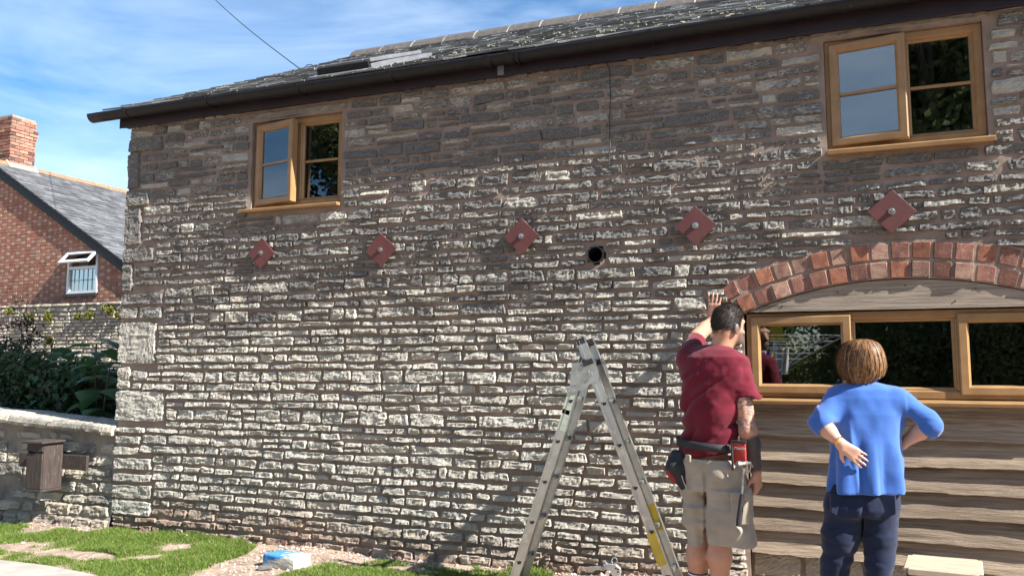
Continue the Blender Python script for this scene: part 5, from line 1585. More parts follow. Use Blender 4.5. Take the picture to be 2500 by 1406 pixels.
        for ax in range(3):
            o = [(ax + 1) % 3, (ax + 2) % 3]
            sl0 = [slice(1, n[i] - 1) for i in range(3)]; sl0[ax] = slice(0, n[ax] - 1)
            sl1 = list(sl0); sl1[ax] = slice(1, n[ax])
            a, b = ins[tuple(sl0)], ins[tuple(sl1)]
            for cond, flip in ((a & ~b, False), (~a & b, True)):
                e = np.nonzero(cond); e = [e[i] + (0 if i == ax else 1) for i in range(3)]
                def g(p, q):
                    k = [x.copy() for x in e]; k[o[0]] = k[o[0]] - p; k[o[1]] = k[o[1]] - q; return vid[tuple(k)]
                qd = np.stack([g(1, 1), g(0, 1), g(0, 0), g(1, 0)], -1)
                Q.append(qd[:, ::-1] if flip else qd)
        Q = np.vstack(Q); Q = Q[(Q >= 0).all(1)]
        return V, Q
    def build(s, name, mat, parent, tint=None):
        V, Q = s.mesh()
        T = np.zeros((len(V), 3)) if tint is None else tint(V)
        return np_obj(name, V, Q, mat, parent, T, True)
def hand(F, wrist, fdir, pnorm, thumb_side, size=1.0, curl=(.1, .1, .1, .1), spread=.16, k=.006, thumb=(.9, .35)):
    """palm and five fingers; fdir along the fingers, pnorm out of the palm, thumb_side +1/-1 across"""
    f = np.array(fdir, float); f /= np.linalg.norm(f); p = np.array(pnorm, float); p -= f * (p @ f); p /= np.linalg.norm(p)
    sd = np.cross(f, p) * thumb_side; w = np.array(wrist, float)
    S = size
    for j, o in enumerate((-.028, -.010, .010, .027)):
        F.rc(w + sd * o * .6 * S, w + f * .085 * S + sd * o * S, .0155 * S, .0125 * S, .012)
    lens = (.060, .074, .082, .074); offs = (-.030, -.010, .011, .031); rad = (.0075, .0085, .009, .0088)
    for j in range(4):
        a = w + f * (.088 - (.008 if j == 0 else 0)) * S + sd * offs[j] * S
        ang = (offs[j] / .03) * spread
        d = f * math.cos(ang) + sd * math.sin(ang); cu = curl[j]
        for q, fr in enumerate((.45, .30, .25)):
            th_ = cu * (q + .6)
            dd = d * math.cos(th_) + p * math.sin(th_)
            b = a + dd * lens[j] * fr * S
            F.rc(a, b, rad[j] * (1 - .08 * q) * S, rad[j] * (1 - .08 * (q + 1)) * S, k if q else .010); a = b
    a = w + f * .022 * S + sd * .026 * S
    d = f * math.cos(thumb[0]) + sd * math.sin(thumb[0]) + p * thumb[1]; d /= np.linalg.norm(d)
    b = a + d * .042 * S; F.rc(a, b, .0145 * S, .0115 * S, .012)
    d2 = d * .8 + f * .5; d2 /= np.linalg.norm(d2); c = b + d2 * .030 * S; F.rc(b, c, .011 * S, .0085 * S, k)
def rotz(a): c, s_ = math.cos(a), math.sin(a); return np.array([[c, -s_, 0], [s_, c, 0], [0, 0, 1]])
def skin_material(name, base, dark, rough=.5):
    m, t, b = newmat(name)
    a = nd(t, 'SeparateColor', None, Color=nd(t, 'Attribute', {'attribute_name': 'tint'}).outputs['Color'])
    v = coords(t)
    n1 = noise(t, v, 28, 5, .6); n2 = noise(t, v, 160, 3)
    col = mixc(t, mapr(t, n1, .35, .7, 0, .35), base, tuple(c * f for c, f in zip(base, (.82, .68, .62))))
    col = mixc(t, mth(t, 'MULTIPLY', a.outputs['Red'], mapr(t, n2, .3, .7, .9, 1.0)), col, dark)
    tat = mth(t, 'MULTIPLY', a.outputs['Green'], mapr(t, noise(t, v, 26, 3, .5, 1.5), .47, .54))
    col = mixc(t, mth(t, 'MULTIPLY', tat, .75), col, (.10, .10, .11))
    setin(t, b, 'Base Color', col); setin(t, b, 'Roughness', rough)
    setin(t, b, 'Subsurface Weight', .12); setin(t, b, 'Subsurface Radius', (.01, .004, .002)); setin(t, b, 'Subsurface Scale', .4)
    setin(t, b, 'Normal', bumpn(t, n2, .15, .002))
    return m
def cloth(name, c1, c2, wscale=420, rough=.9, bump=.25, sheen=.15, stretch=(1, 1, 1), c3=None, s3=3, lo3=.55, hi3=.7):
    m, t, b = newmat(name)
    v = coords(t, stretch)
    col = mixc(t, mapr(t, noise(t, v, 7, 5), .3, .7), c1, c2)
    if c3: col = mixc(t, mapr(t, noise(t, v, s3, 5), lo3, hi3), col, c3)
    setin(t, b, 'Base Color', col); setin(t, b, 'Roughness', rough); setin(t, b, 'Specular IOR Level', .2)
    setin(t, b, 'Sheen Weight', sheen); setin(t, b, 'Sheen Roughness', .5)
    h = mth(t, 'ADD', noise(t, v, wscale, 2), mth(t, 'MULTIPLY', noise(t, v, 40, 4), 1.5))
    setin(t, b, 'Normal', bumpn(t, h, bump, .004))
    return m
M['skin'] = skin_material('tanned_skin', (.50, .265, .175), (.030, .033, .042))
M['skin_fair'] = skin_material('fair_skin', (.58, .34, .25), (.05, .03, .02))
M['maroon'] = cloth('maroon_cotton', (.135, .009, .022), (.11, .007, .018))
M['khaki'] = cloth('khaki_cotton', (.37, .325, .265), (.30, .26, .21), c3=(.22, .18, .14), s3=6, lo3=.62, hi3=.8)
M['blue_knit'] = cloth('blue_knit', (.045, .135, .44), (.036, .112, .38), 300, .85, .2, .35)
M['denim'] = cloth('dark_denim', (.011, .019, .050), (.008, .014, .038), 500, .85, .3, .15, c3=(.024, .036, .075), s3=5, lo3=.6, hi3=.78)
M['belt'] = surf('black_webbing', (.012, .013, .016), (.022, .024, .028), 30, .75, .4, 200)
M['red_nylon'] = surf('red_nylon', (.36, .025, .016), (.28, .018, .012), 12, .7, .3, 150)
def hair_material(name, c1, c2, c3, z_str=1.0):
    m, t, b = newmat(name)
    v = coords(t, (90, 90, 7 * z_str))
    n = noise(t, v, 1.0, 4, .6)
    col = mixc(t, mapr(t, n, .3, .7), c1, c2)
    col = mixc(t, mapr(t, noise(t, coords(t, (40, 40, 3)), 1.0, 3), .55, .75), col, c3)
    setin(t, b, 'Base Color', col); setin(t, b, 'Roughness', .55); setin(t, b, 'Specular IOR Level', .30)
    setin(t, b, 'Normal', bumpn(t, n, .6, .004))
    return m
M['dark_hair'] = hair_material('dark_short_hair', (.014, .010, .008), (.035, .026, .022), (.05, .04, .035), 8)
M['brown_hair'] = hair_material('brown_bob_hair', (.06, .025, .010), (.11, .048, .02), (.15, .07, .03))

# ------------------------------------------------------------------ the man
DYM = .10                                            # how far the body stands back from the reaching hand
def Pm(px, py, y): return at(px, py, y - DYM * min(max((-y - .085) / .4, 0), 1))
man = empty('person', (-.55, -.6, .05))
tag(man, 'person in maroon T-shirt and khaki shorts with one hand raised against the wall', 'person')
RT = -math.radians(27)
def rows(data, y, scale, rot):
    out = []
    for (py, l, r_, b_, dy) in data:
        p = at((l + r_) / 2, py, y + dy); hw = (r_ - l) / 2 / scale
        a_ = math.sqrt(max(hw ** 2 - (b_ * math.sin(rot)) ** 2, .0004)) / math.cos(rot)
        out.append((float(p[2]), float(p[0]), float(p[1]), a_, b_, rot))
    return out
SM = 434.0; YB = -.72
B = Field((-1.0, -1.08, .0), (-.05, .02, 1.95), .0068)
# head
HY = -.60; hf = -math.radians(40)                     # the head turns to the right
fw = np.array([math.sin(-hf), math.cos(hf), 0]); rt_ = np.array([math.cos(hf), math.sin(hf), 0]); upv = np.array([0, 0, 1.0])
hc = Pm(1776, 792, HY)
Rh = np.stack([rt_, fw, upv], 1)
B.ell(hc + fw * -.008 + upv * .010, (.074, .094, .098), Rh, .01)
B.ell(hc + fw * .040 - upv * .050, (.056, .058, .070), Rh, .03)     # face
B.ell(hc + fw * .062 - upv * .092, (.036, .034, .026), Rh, .03)      # chin
B.rc(hc + fw * .094 - upv * .012, hc + fw * .116 - upv * .046, .010, .015, .014)   # nose
B.ell(hc + fw * .086 - upv * .078, (.024, .014, .010), Rh, .012)     # mouth
B.rc(hc + fw * .084 + rt_ * -.038 + upv * .016, hc + fw * .084 + rt_ * .038 + upv * .016, .012, .012, .016)   # brow
for sgn in (-1, 1):
    e = hc + rt_ * .073 * sgn - fw * .004 - upv * .028
    Re = np.stack([rt_ * sgn, (fw * .85 + upv * .1), upv], 1)
    B.ell(e + rt_ * sgn * .008 - fw * .006, (.010, .020, .032), Rh, .006)
    B.ell(hc + fw * .078 + rt_ * sgn * .030 - upv * .004, (.012, .010, .008), Rh, .006)   # eyelids
nk = Pm(1757, 862, -.60)
B.rc(hc - fw * .022 - upv * .055, nk, .055, .064, .03)
# trunk inside the clothes keeps the figure one piece
B.sec(rows([(858, 1696, 1774, .065, 0), (885, 1684, 1784, .080, 0), (980, 1690, 1776, .075, 0), (1080, 1695, 1772, .075, 0), (1150, 1690, 1782, .085, 0)], YB, SM, RT), .03)
shL, elL, wrL = Pm(1680, 866, -.545), Pm(1702, 822, -.29), Pm(1741, 782, -.085)
B.rc(shL, elL, .056, .045, .03); B.rc(elL, (elL + wrL) / 2, .046, .044, .015); B.rc((elL + wrL) / 2, wrL, .044, .030, .015)
hand(B, Pm(1741, 778, -.078), (.10, .02, 1.0), (.25, 1, 0), 1, 1.0, (.04, .03, .03, .05), .17, .005, (.95, .1))
shR, elR, wrR = Pm(1805, 893, -.655), Pm(1826, 1052, -.70), Pm(1846, 1148, -.655)
B.rc(shR, elR, .048, .046, .03); B.rc(elR, elR + (wrR - elR) * .35, .050, .050, .02); B.rc(elR + (wrR - elR) * .35, wrR, .050, .031, .02)
hand(B, Pm(1848, 1150, -.652), (.03, .06, -1.0), (-.9, .35, 0), -1, .98, (.62, .66, .68, .62), .05, .005, (.45, .75))
# legs
hipL, knL, anL = Pm(1700, 1160, -.58), Pm(1706, 1300, -.585), Pm(1704, 1455, -.56)
hipR, knR, anR = Pm(1765, 1160, -.66), Pm(1757, 1300, -.66), Pm(1758, 1462, -.64)
for (h_, k_, a_) in ((hipL, knL, anL), (hipR, knR, anR)):
    B.rc(h_, k_, .085, .060, .03); B.rc(k_, k_ + (a_ - k_) * .35 + np.array([0, -.012, 0]), .058, .063, .03)
    B.rc(k_ + (a_ - k_) * .35 + np.array([0, -.012, 0]), a_, .062, .038, .03)
    B.rc(a_, np.array([a_[0], a_[1], .10]), .038, .038, .02)
def man_tint(V):
    T = np.zeros((len(V), 3))
    # beard on jaw and chin
    q = V - hc; u, v_, w = q @ rt_, q @ fw, q @ upv
    beard = sstep(-.035, -.055, w) * sstep(.005, .035, v_) * sstep(-.16, -.12, w) * (np.abs(u) < .09)
    T[:, 0] = np.clip(beard * .80, 0, 1)
    hairz = sstep(-.075, -.035, w + .35 * v_) * sstep(.060, .030, v_ - .3 * w) * (w > -.09)
    T[:, 0] = np.maximum(T[:, 0], hairz * .85)
    # tattoos: patterned upper arm, solid band below the elbow of the hanging arm
    d = wrR - elR; t = ((V - elR) @ d) / (d @ d); near = np.linalg.norm(V - (elR + np.clip(t, -2, 1)[:, None] * d), axis=1) < .085
    T[:, 0] = np.maximum(T[:, 0], near * sstep(.06, .16, t + .03 * np.sin(V[:, 0] * 60)) * sstep(1.06, .94, t))
    d2 = shR - elR; t2 = ((V - elR) @ d2) / (d2 @ d2); near2 = np.linalg.norm(V - (elR + np.clip(t2, 0, 1)[:, None] * d2), axis=1) < .075
    T[:, 1] = near2 * sstep(-.1, .1, t2)
    return T
B.build('body', M['skin'], man, man_tint)
# hair
Hf = Field(hc - .16, hc + .16, .0045)
Hf.ell(hc - fw * .008 + upv * .014, (.0765, .0965, .103), Rh, .0)
Hf.ell(hc + fw * .035 + upv * .070, (.052, .058, .042), Rh, .03)
Hf.cut(hc + fw * .052, fw * 1.0 - upv * .50)                 # open the face
Hf.cut(hc - upv * .052 - fw * .05, -upv * 1.0 + fw * .42)     # nape line
Hf.cut(hc + fw * .018 - upv * .022, fw * .75 - upv * .70)
for sgn in (-1, 1):
    c_ = hc + rt_ * .084 * sgn - fw * .006 - upv * .030
    sl, (X, Y, Z) = Hf.reg(hc - .16, hc + .16)
    Hf.d[sl] = np.maximum(Hf.d[sl], -(np.sqrt((X - c_[0]) ** 2 + (Y - c_[1]) ** 2 + (Z - c_[2]) ** 2) - .030))
Hf.warp(lambda x, y, z: .0035 * fbm(x * 45, y * 45, z * 45, 3, 2))
mh = Hf.build('hair', M['dark_hair'], man)
def fuzz(V, c, n, ln, lift, dirv, seed):
    """short hairs standing on a surface"""
    r = np.random.default_rng(seed); P = V[r.integers(0, len(V), n)] + r.normal(0, .0015, (n, 3)); N = P - c; N /= np.linalg.norm(N, axis=1)[:, None]
    D = np.asarray(dirv) + r.normal(0, .35, (n, 3)); D -= N * (D * N).sum(1)[:, None]; D /= np.linalg.norm(D, axis=1)[:, None] + 1e-9
    Sd = np.cross(N, D) * .0009; L = (ln * r.uniform(.5, 1.3, n))[:, None]
    A_, B_ = P + N * .0005, P + D * L + N * lift * r.uniform(.3, 1.4, (n, 1))
    V_ = np.stack([A_ - Sd, A_ + Sd, B_ + Sd * .4, B_ - Sd * .4], 1).reshape(-1, 3)
    return V_, np.arange(n * 4).reshape(n, 4), np.repeat(r.random(n), 4)[:, None] + np.zeros((n * 4, 3))
hv, _q = Hf.mesh()
M['short_strand'] = surf('dark_hair_strand', (.022, .016, .013), (.012, .009, .008), 60, .6, 0, tint=.8, spec=.3)
V_, Q_, T_ = fuzz(hv, hc - upv * .02, 5200, .016, .004, -fw * .6 - upv * .8, 3)
tag(np_obj('hair_strands', V_, Q_, M['short_strand'], mh, T_), kind='stuff')
# T-shirt
S = Field((-.95, -1.05, .60), (-.10, -.36, 1.75), .0068)
S.sec(rows([(843, 1712, 1778, .060, .02), (854, 1684, 1796, .080, .01), (872, 1662, 1812, .105, 0), (915, 1654, 1816, .125, 0), (980, 1657, 1808, .128, 0), (1040, 1661, 1802, .122, 0), (1078, 1664, 1797, .115, 0), (1100, 1663, 1800, .125, 0), (1128, 1662, 1806, .132, 0)], YB, SM, RT), .02, 2.05)
slR = Pm(1820, 972, -.672)
S.rc(Pm(1797, 893, -.65), slR + (slR - Pm(1803, 895, -.65)) * .25, .071, .073, .035, (slR, slR - shR))
slL = Pm(1700, 832, -.38)
S.rc(Pm(1684, 872, -.55), slL, .072, .060, .05, (slL, slL - Pm(1684, 872, -.55)))
S.ell(Pm(1776, 925, -.715), (.055, .028, .075), rotz(RT), .05); S.ell(Pm(1698, 915, -.665), (.055, .028, .075), rotz(RT), .05)
ctr = Pm(1727, 980, YB)
def shirt_folds(x, y, z):
    u = (x - ctr[0]); w = (z - ctr[2])
    a1 = u * .80 + w * .6; b1 = -u * .6 + w * .80
    f1 = .8 - 2.2 * np.abs(fbm(a1 * 3.0, y * 4, b1 * 13, 21, 2))                   # diagonal drag lines from arm to hip
    f2 = fbm(u * 6, y * 8, w * 22, 25, 2) * sstep(-.16, -.30, w)   # crush above the belt
    f3 = fbm((x - slR[0]) * 9, y * 9, z * 20, 28, 2) * sstep(.14, .2, u)
    return .024 * f1 * sstep(.24, .05, w) + .016 * f2 + .014 * f3 + .005 * fbm(x * 20, y * 20, z * 20, 22, 2)
S.warp(shirt_folds)
S.cut(Pm(1660, 1118, -.62), (.16, 0, -1), (-1, -1, .55), (0, -.2, 1.1))
S.build('t_shirt', M['maroon'], man)
# shorts
K = Field((-.95, -1.08, .15), (-.12, -.45, .95), .0068)
K.sec(rows([(1066, 1668, 1796, .116, 0), (1078, 1666, 1798, .118, 0), (1110, 1665, 1806, .128, 0), (1160, 1668, 1818, .135, 0), (1195, 1672, 1822, .135, 0)], YB, SM, RT), .02, 2.6)
def lrow(data, y): return rows(data, y, SM, RT)
K.sec(lrow([(1190, 1668, 1745, .115, 0), (1250, 1676, 1742, .100, 0), (1326, 1682, 1738, .088, 0)], -.685), .025, 2.5)
K.sec(lrow([(1190, 1722, 1828, .125, 0), (1250, 1720, 1832, .118, 0), (1326, 1722, 1832, .108, 0)], -.765), .025, 2.6)
kc = Pm(1750, 1200, YB)
def short_folds(x, y, z):
    w = z - kc[2]
    f = fbm(x * 7, y * 7, z * 8, 61, 3) * .020 + fbm(x * 8, y * 8, z * 24, 64, 2) * .011
    seat = .020 * np.exp(-((x - Pm(1728, 1200, -.62)[0] - .03 * w) / .012) ** 2) * sstep(.16, .08, w)
    return f + seat * (y < -.72)
K.warp(short_folds)
zh = Pm(1745, 1324, -.63)[2]
K.cut((0, 0, zh), (.04, 0, -1))
ko = K.build('shorts', M['khaki'], man)
# pockets
def patch(px, py, w, h, y, name, mat, th=.010, rot=RT, tilt=0.0, par=man, bev=.005):
    p = at(px, py, y - DYM)
    T_ = Matrix.Translation(Vector(p)) @ Matrix.Rotation(rot, 4, 'Z') @ Matrix.Rotation(tilt, 4, 'X')
    mb = MB(); mb.box(-w / 2, w / 2, -th, th, -h / 2, h / 2, bev, T_, 2); return mb.build(name, mat, par, True)
patch(1806, 1240, .095, .165, -.765, 'cargo_pocket', M['khaki'], .016, RT + .75, 0)
patch(1806, 1212, .100, .045, -.784, 'pocket_flap', M['khaki'], .008, RT + .75, 0)
patch(1680, 1118, .055, .040, -.712, 'pocket_flap', M['khaki'], .006, RT - .5, -.05)
# belt: band round the waist
def band(zc_px, l, r_, b_, h, name, mat, par, y=YB, n=56, th=.006, dz=0.0):
    (z_, cx, cy, a_, bb, ro) = rows([(zc_px, l, r_, b_, 0)], y, SM, RT)[0]
    V = []; 
    for k in range(n):
        t_ = 2 * math.pi * k / n; c_, s_ = math.cos(t_), math.sin(t_)
        for (o, hz) in ((0, -h / 2), (th, -h / 2), (th, h / 2), (0, h / 2)):
            pw = 2.4; ra = (abs(c_) ** pw + abs(s_) ** pw) ** (-1 / pw)
            u, v_ = (a_ + o) * c_ * ra, (bb + o) * s_ * ra
            V.append((cx + u * math.cos(ro) - v_ * math.sin(ro), cy + u * math.sin(ro) + v_ * math.cos(ro), z_ + hz + dz * c_))
    idx = np.arange(n * 4).reshape(n, 4); nx_ = np.roll(idx, -1, 0)
    Q = np.concatenate([np.stack([idx[:, j], nx_[:, j], nx_[:, (j + 1) % 4], idx[:, (j + 1) % 4]], -1) for j in range(4)])
    return np_obj(name, np.array(V), Q, mat, par, None, True)
belt = band(1083, 1656, 1804, .136, .044, 'tool_belt', M['belt'], man, dz=-.012)
mb = MB()
for px in (1778, 1790): 
    p = at(px, 1086, -.875); mb.cyl((p[0], p[1] - .006, p[2]), (p[0], p[1] + .004, p[2]), .0055, seg=8)
tag(mb.build('rivets', M['zinc'], belt), kind='stuff')
# pouch on the left hip
U = Field((-.98, -.95, .45), (-.55, -.5, .98), .006)
pt = Pm(1655, 1095, -.62); pm_ = Pm(1650, 1140, -.65); pb = Pm(1668, 1185, -.66)
U.rc(pt, pm_, .030, .050, .03); U.rc(pm_, pb, .052, .026, .03); U.rc(Pm(1662, 1090, -.64), Pm(1665, 1150, -.66), .022, .03, .03)
U.warp(lambda x, y, z: .006 * fbm(x * 24, y * 24, z * 24, 5, 3))
U.build('tool_pouch', M['belt'], belt)
U = Field((-.98, -.95, .45), (-.55, -.5, .98), .006)
U.rc(Pm(1636, 1150, -.665), Pm(1645, 1168, -.67), .026, .022, .01); U.build('pouch_panel', M['red_nylon'], belt)
mb = MB(); mb.tube([tuple(Pm(*q, -.715)) for q in ((1664, 1160), (1670, 1178), (1678, 1196))], .0035, 6); mb.build('pouch_zip', M['zinc'], belt)
# red holder on the right hip
hd = patch(1803, 1103, .082, .120, -.775, 'tool_holder', M['red_nylon'], .012, RT + .25, .04, man, .008)
patch(1803, 1078, .086, .016, -.788, 'holder_trim', M['belt'], .006, RT + .25, .04)
patch(1788, 1118, .012, .13, -.788, 'holder_trim', M['belt'], .006, RT + .25, .04)
# maker's lettering on the holder
tc_ = bpy.data.curves.new('lettering', 'FONT'); tc_.body = 'Makita'; tc_.size = .023; tc_.align_x = 'CENTER'; tc_.extrude = .0006; tc_.shear = .18
to = bpy.data.objects.new('tmp_text', tc_); COL.objects.link(to)
dg = bpy.context.evaluated_depsgraph_get(); tme = bpy.data.meshes.new_from_object(to.evaluated_get(dg)); bpy.data.objects.remove(to)
p = at(1806, 1097, -.892)
tme.transform(Matrix.Translation(Vector(p)) @ Matrix.Rotation(RT + .25, 4, 'Z') @ Matrix.Rotation(math.pi / 2 + .04, 4, 'X'))
M['white_print'] = surf('white_print', (.75, .72, .70), (.65, .62, .60), 30, .7, 0)
tme.materials.append(M['white_print']); link(bpy.data.objects.new('lettering', tme), hd)
# hammer hanging from the belt: a thing of its own
ham = empty('hammer', tuple(Pm(1815, 1285, -.82))); tag(ham, 'claw hammer with black grip hanging head-up from the tool belt', 'hammer')
yh = -.825
mb = MB(); a_, b_ = Pm(1816, 1142, yh), Pm(1812, 1205, yh); mb.tube([tuple(a_), tuple((a_ + b_) / 2), tuple(b_)], .0075, 8); mb.build('shaft', M['zinc'], ham, True)
mb = MB(); c_ = Pm(1803, 1284, yh - .01); mb.tube([tuple(b_), tuple(b_ + (c_ - b_) * .3), tuple(b_ + (c_ - b_) * .8), tuple(c_)], .014, 10, [.011, .014, .0155, .014]); mb.build('grip', M['rubber'], ham, True)
mb = MB(); h1, h2 = Pm(1800, 1132, yh - .02), Pm(1832, 1130, yh + .02)
mb.tube([tuple(h1), tuple(h1 + (h2 - h1) * .25), tuple(h1 + (h2 - h1) * .3), tuple(h1 + (h2 - h1) * .7)], .014, 10, [.0155, .0155, .011, .012])
for sgn in (-1, 1):
    q0 = h1 + (h2 - h1) * .65 + np.array([0, sgn * .006, 0]); mb.tube([tuple(q0), tuple(h2 + [0, sgn * .008, .002]), tuple(h2 + [.012, sgn * .012, -.022])], .006, 6, [.009, .006, .003])
mb.build('head', M['zinc'], ham, True)
MB().tube([tuple(Pm(1822, 1140, -.80) + np.array([.022 * math.cos(t_), 0, .03 * math.sin(t_)])) for t_ in np.linspace(0, 2 * math.pi, 14)], .004, 6).build('belt_ring', M['zinc'], belt)
# socks and boots
M['sock'] = surf('navy_sock', (.02, .026, .06), (.015, .02, .05), 60, .95, .4, 300)
M['sock_stripe'] = surf('white_sock_stripe', (.72, .72, .74), (.62, .62, .66), 60, .95, .4, 300)
M['boot'] = surf('tan_boot_leather', (.20, .13, .075), (.14, .09, .05), 12, .75, .4, 90)
for (k_, a_) in ((knL, anL), (knR, anR)):
    top_z = at(1700, 1390, -.67)[2] if a_ is anL else at(1755, 1425, -.74)[2]
    def pt_(z_): t_ = (z_ - k_[2]) / (a_[2] - k_[2]); return k_ + (a_ - k_) * t_ + np.array([0, -.010 * max(0, 1 - abs(t_ - .5)), 0])
    zz = top_z; i = 0
    sk = MB(); sk.tube([tuple(pt_(top_z - .004 - j * .02)) for j in range(6)] + [(a_[0], a_[1], .11)], .05, 14, [.056, .0555, .054, .052, .050, .048, .047]); so_ = sk.build('sock', M['sock'], man, True)
    for j in range(3):
        z1_ = top_z - .010 - j * .020
        MB().tube([tuple(pt_(z1_)), tuple(pt_(z1_ - .009))], .05, 14, [.0568 - j * .0008, .0565 - j * .0008]).build('sock_stripe', M['sock_stripe'], so_, True)
    G = Field((a_[0] - .12, a_[1] - .16, .0), (a_[0] + .22, a_[1] + .34, .26), .008)
    dirf = np.array([.30, .95, 0]); dirf /= np.linalg.norm(dirf); f0 = np.array([a_[0], a_[1], .05])
    G.rc(f0 + [0, 0, .10], f0 + [0, 0, .03], .050, .052, .03); G.rc(f0 - dirf * .03 + [0, 0, .02], f0 + dirf * .18 + [0, 0, .01], .046, .046, .03); G.cut((0, 0, .035), (0, 0, -1))
    G.build('boot', M['boot'], man)

# ------------------------------------------------------------------ the woman
wom = empty('person', (.25, -.85, .05))
tag(wom, 'person with brown bob in blue cardigan and jeans, hands on hips, seen from behind', 'person')
YW = -.85; SW = 477.0; RW = math.radians(4)
def rw(data, y=YW, rot=RW): return rows(data, y, SW, rot)
B = Field((-.15, -1.12, .0), (.75, -.55, 1.66), .0068)
hc2 = at(2098, 878, YW + .01); hf2 = math.radians(14)
fw2 = np.array([-math.sin(hf2), math.cos(hf2), 0]); rt2 = np.array([math.cos(hf2), math.sin(hf2), 0]); Rh2 = np.stack([rt2, fw2, upv], 1)
B.ell(hc2 + upv * .010, (.070, .088, .090), Rh2, .01); B.ell(hc2 + fw2 * .035 - upv * .045, (.054, .055, .064), Rh2, .03)
B.rc(hc2 + fw2 * .086 - upv * .012, hc2 + fw2 * .104 - upv * .040, .009, .012, .012)
B.ell(hc2 + fw2 * .078 - upv * .070, (.022, .012, .009), Rh2, .01); B.ell(hc2 + fw2 * .056 - upv * .088, (.032, .03, .022), Rh2, .03)
for sgn in (-1, 1): B.ell(hc2 + rt2 * .072 * sgn - upv * .022, (.008, .016, .027), Rh2, .006); B.ell(hc2 + fw2 * .076 + rt2 * sgn * .029 - upv * .004, (.011, .009, .007), Rh2, .006)
B.rc(hc2 - upv * .05 - fw2 * .012, at(2100, 950, YW + .005), .047, .052, .03)
B.sec(rw([(945, 2052, 2158, .06, 0), (975, 2045, 2185, .085, 0), (1060, 2050, 2180, .09, 0), (1130, 2050, 2178, .09, 0), (1230, 2035, 2180, .11, 0)]), .03)
sL, eL, wL = at(2042, 968, YW + .0), at(2004, 1032, -.955), at(2052, 1082, -1.010)
B.rc(sL, eL, .045, .039, .02); B.rc(eL, eL + (wL - eL) * .4, .040, .037, .02); B.rc(eL + (wL - eL) * .4, wL, .037, .0245, .02)
hand(B, at(2053, 1084, -1.012), (.80, .06, -.62), (-.1, 1, .1), -1, .90, (.06, .07, .09, .12), .10, .005, (.9, .35))
sR, eR, wR = at(2196, 972, YW), at(2272, 1034, -.87), at(2204, 1082, -.80)
B.rc(sR, eR, .045, .039, .02); B.rc(eR, eR + (wR - eR) * .4, .041, .039, .02); B.rc(eR + (wR - eR) * .4, wR, .039, .026, .02)
hand(B, wR, (-.75, .45, -.35), (-.3, -1, .1), 1, .92, (.15, .18, .2, .25), .15, .005, (.9, .35))
lh, lk, la = at(2064, 1232, YW), at(2038, 1385, YW + .02), at(2012, 1545, YW)
rh, rk, ra_ = at(2148, 1232, YW), at(2146, 1385, YW - .02), at(2142, 1550, YW - .03)
for (h_, k_, a_) in ((lh, lk, la), (rh, rk, ra_)): B.rc(h_, k_, .075, .055, .03); B.rc(k_, a_, .055, .036, .02); B.rc(a_, np.array([a_[0], a_[1], .09]), .036, .034, .02)
B.build('body', M['skin_fair'], wom)
# bob hair
Hf = Field(hc2 - np.array([.17, .17, .18]), hc2 + np.array([.17, .17, .16]), .0045)
Hf.sec([(float(at(2098, py, YW)[2]), float(at((l + r_) / 2, py, YW)[0]), YW + dy, (r_ - l) / 2 / SW, b_, hf2) for (py, l, r_, b_, dy) in
        ((829, 2085, 2118, .030, .0), (834, 2069, 2132, .060, 0), (845, 2056, 2143, .085, .0), (862, 2048, 2150, .103, .002), (885, 2045, 2154, .110, .004), (903, 2047, 2154, .106, .0), (915, 2052, 2150, .095, -.004), (924, 2060, 2141, .075, -.012), (930, 2072, 2124, .050, -.022))], .0, 2.2)
Hf.cut(hc2 + fw2 * .060 + upv * .03, fw2 * 1.0 - upv * .25)
def strands(x, y, z):
    th_ = np.arctan2(y - hc2[1], x - hc2[0])
    part = np.exp(-((x - hc2[0] + .008) / .010) ** 2) * sstep(.03, .085, z - hc2[2]) * .008
    return .008 * fbm(th_ * 5, z * 6, 0, 41, 2) + .0042 * fbm(th_ * 15, z * 2.5, 0, 44, 2) + .0022 * fbm(th_ * 42, z * 5, 0, 47, 2) + part + .006 * fbm(th_ * 9, 0, 0, 48, 2) * sstep(-.03, -.06, z - hc2[2])
Hf.warp(strands)
ho = Hf.build('hair', M['brown_hair'], wom)
HS = np.array([(float(at(2098, py, YW)[2]), float(at((l + r_) / 2, py, YW)[0]), YW + dy, (r_ - l) / 2 / SW, b_) for (py, l, r_, b_, dy) in
        ((829, 2085, 2118, .030, .0), (834, 2069, 2132, .060, 0), (845, 2056, 2143, .085, .0), (862, 2048, 2150, .103, .002), (885, 2045, 2154, .110, .004), (903, 2047, 2154, .106, .0), (915, 2052, 2150, .095, -.004), (924, 2060, 2141, .075, -.012), (930, 2072, 2124, .050, -.022))])[::-1]
r = np.random.default_rng(12); n, m_ = 1500, 9
th0 = r.uniform(math.pi * 1.0, math.pi * 2.25, n) - .25; wob = r.normal(0, .09, n); off = r.uniform(.0, .0075, n) + (r.random(n) < .08) * .006
z0s = HS[-1, 0] + .002 - np.abs(r.normal(0, .02, n)); z1s = HS[0, 0] + r.uniform(-.016, .030, n) + (r.random(n) < .35) * r.uniform(0, .07, n); wd_ = r.uniform(.0010, .0022, n)
V = np.zeros((n, m_, 2, 3))
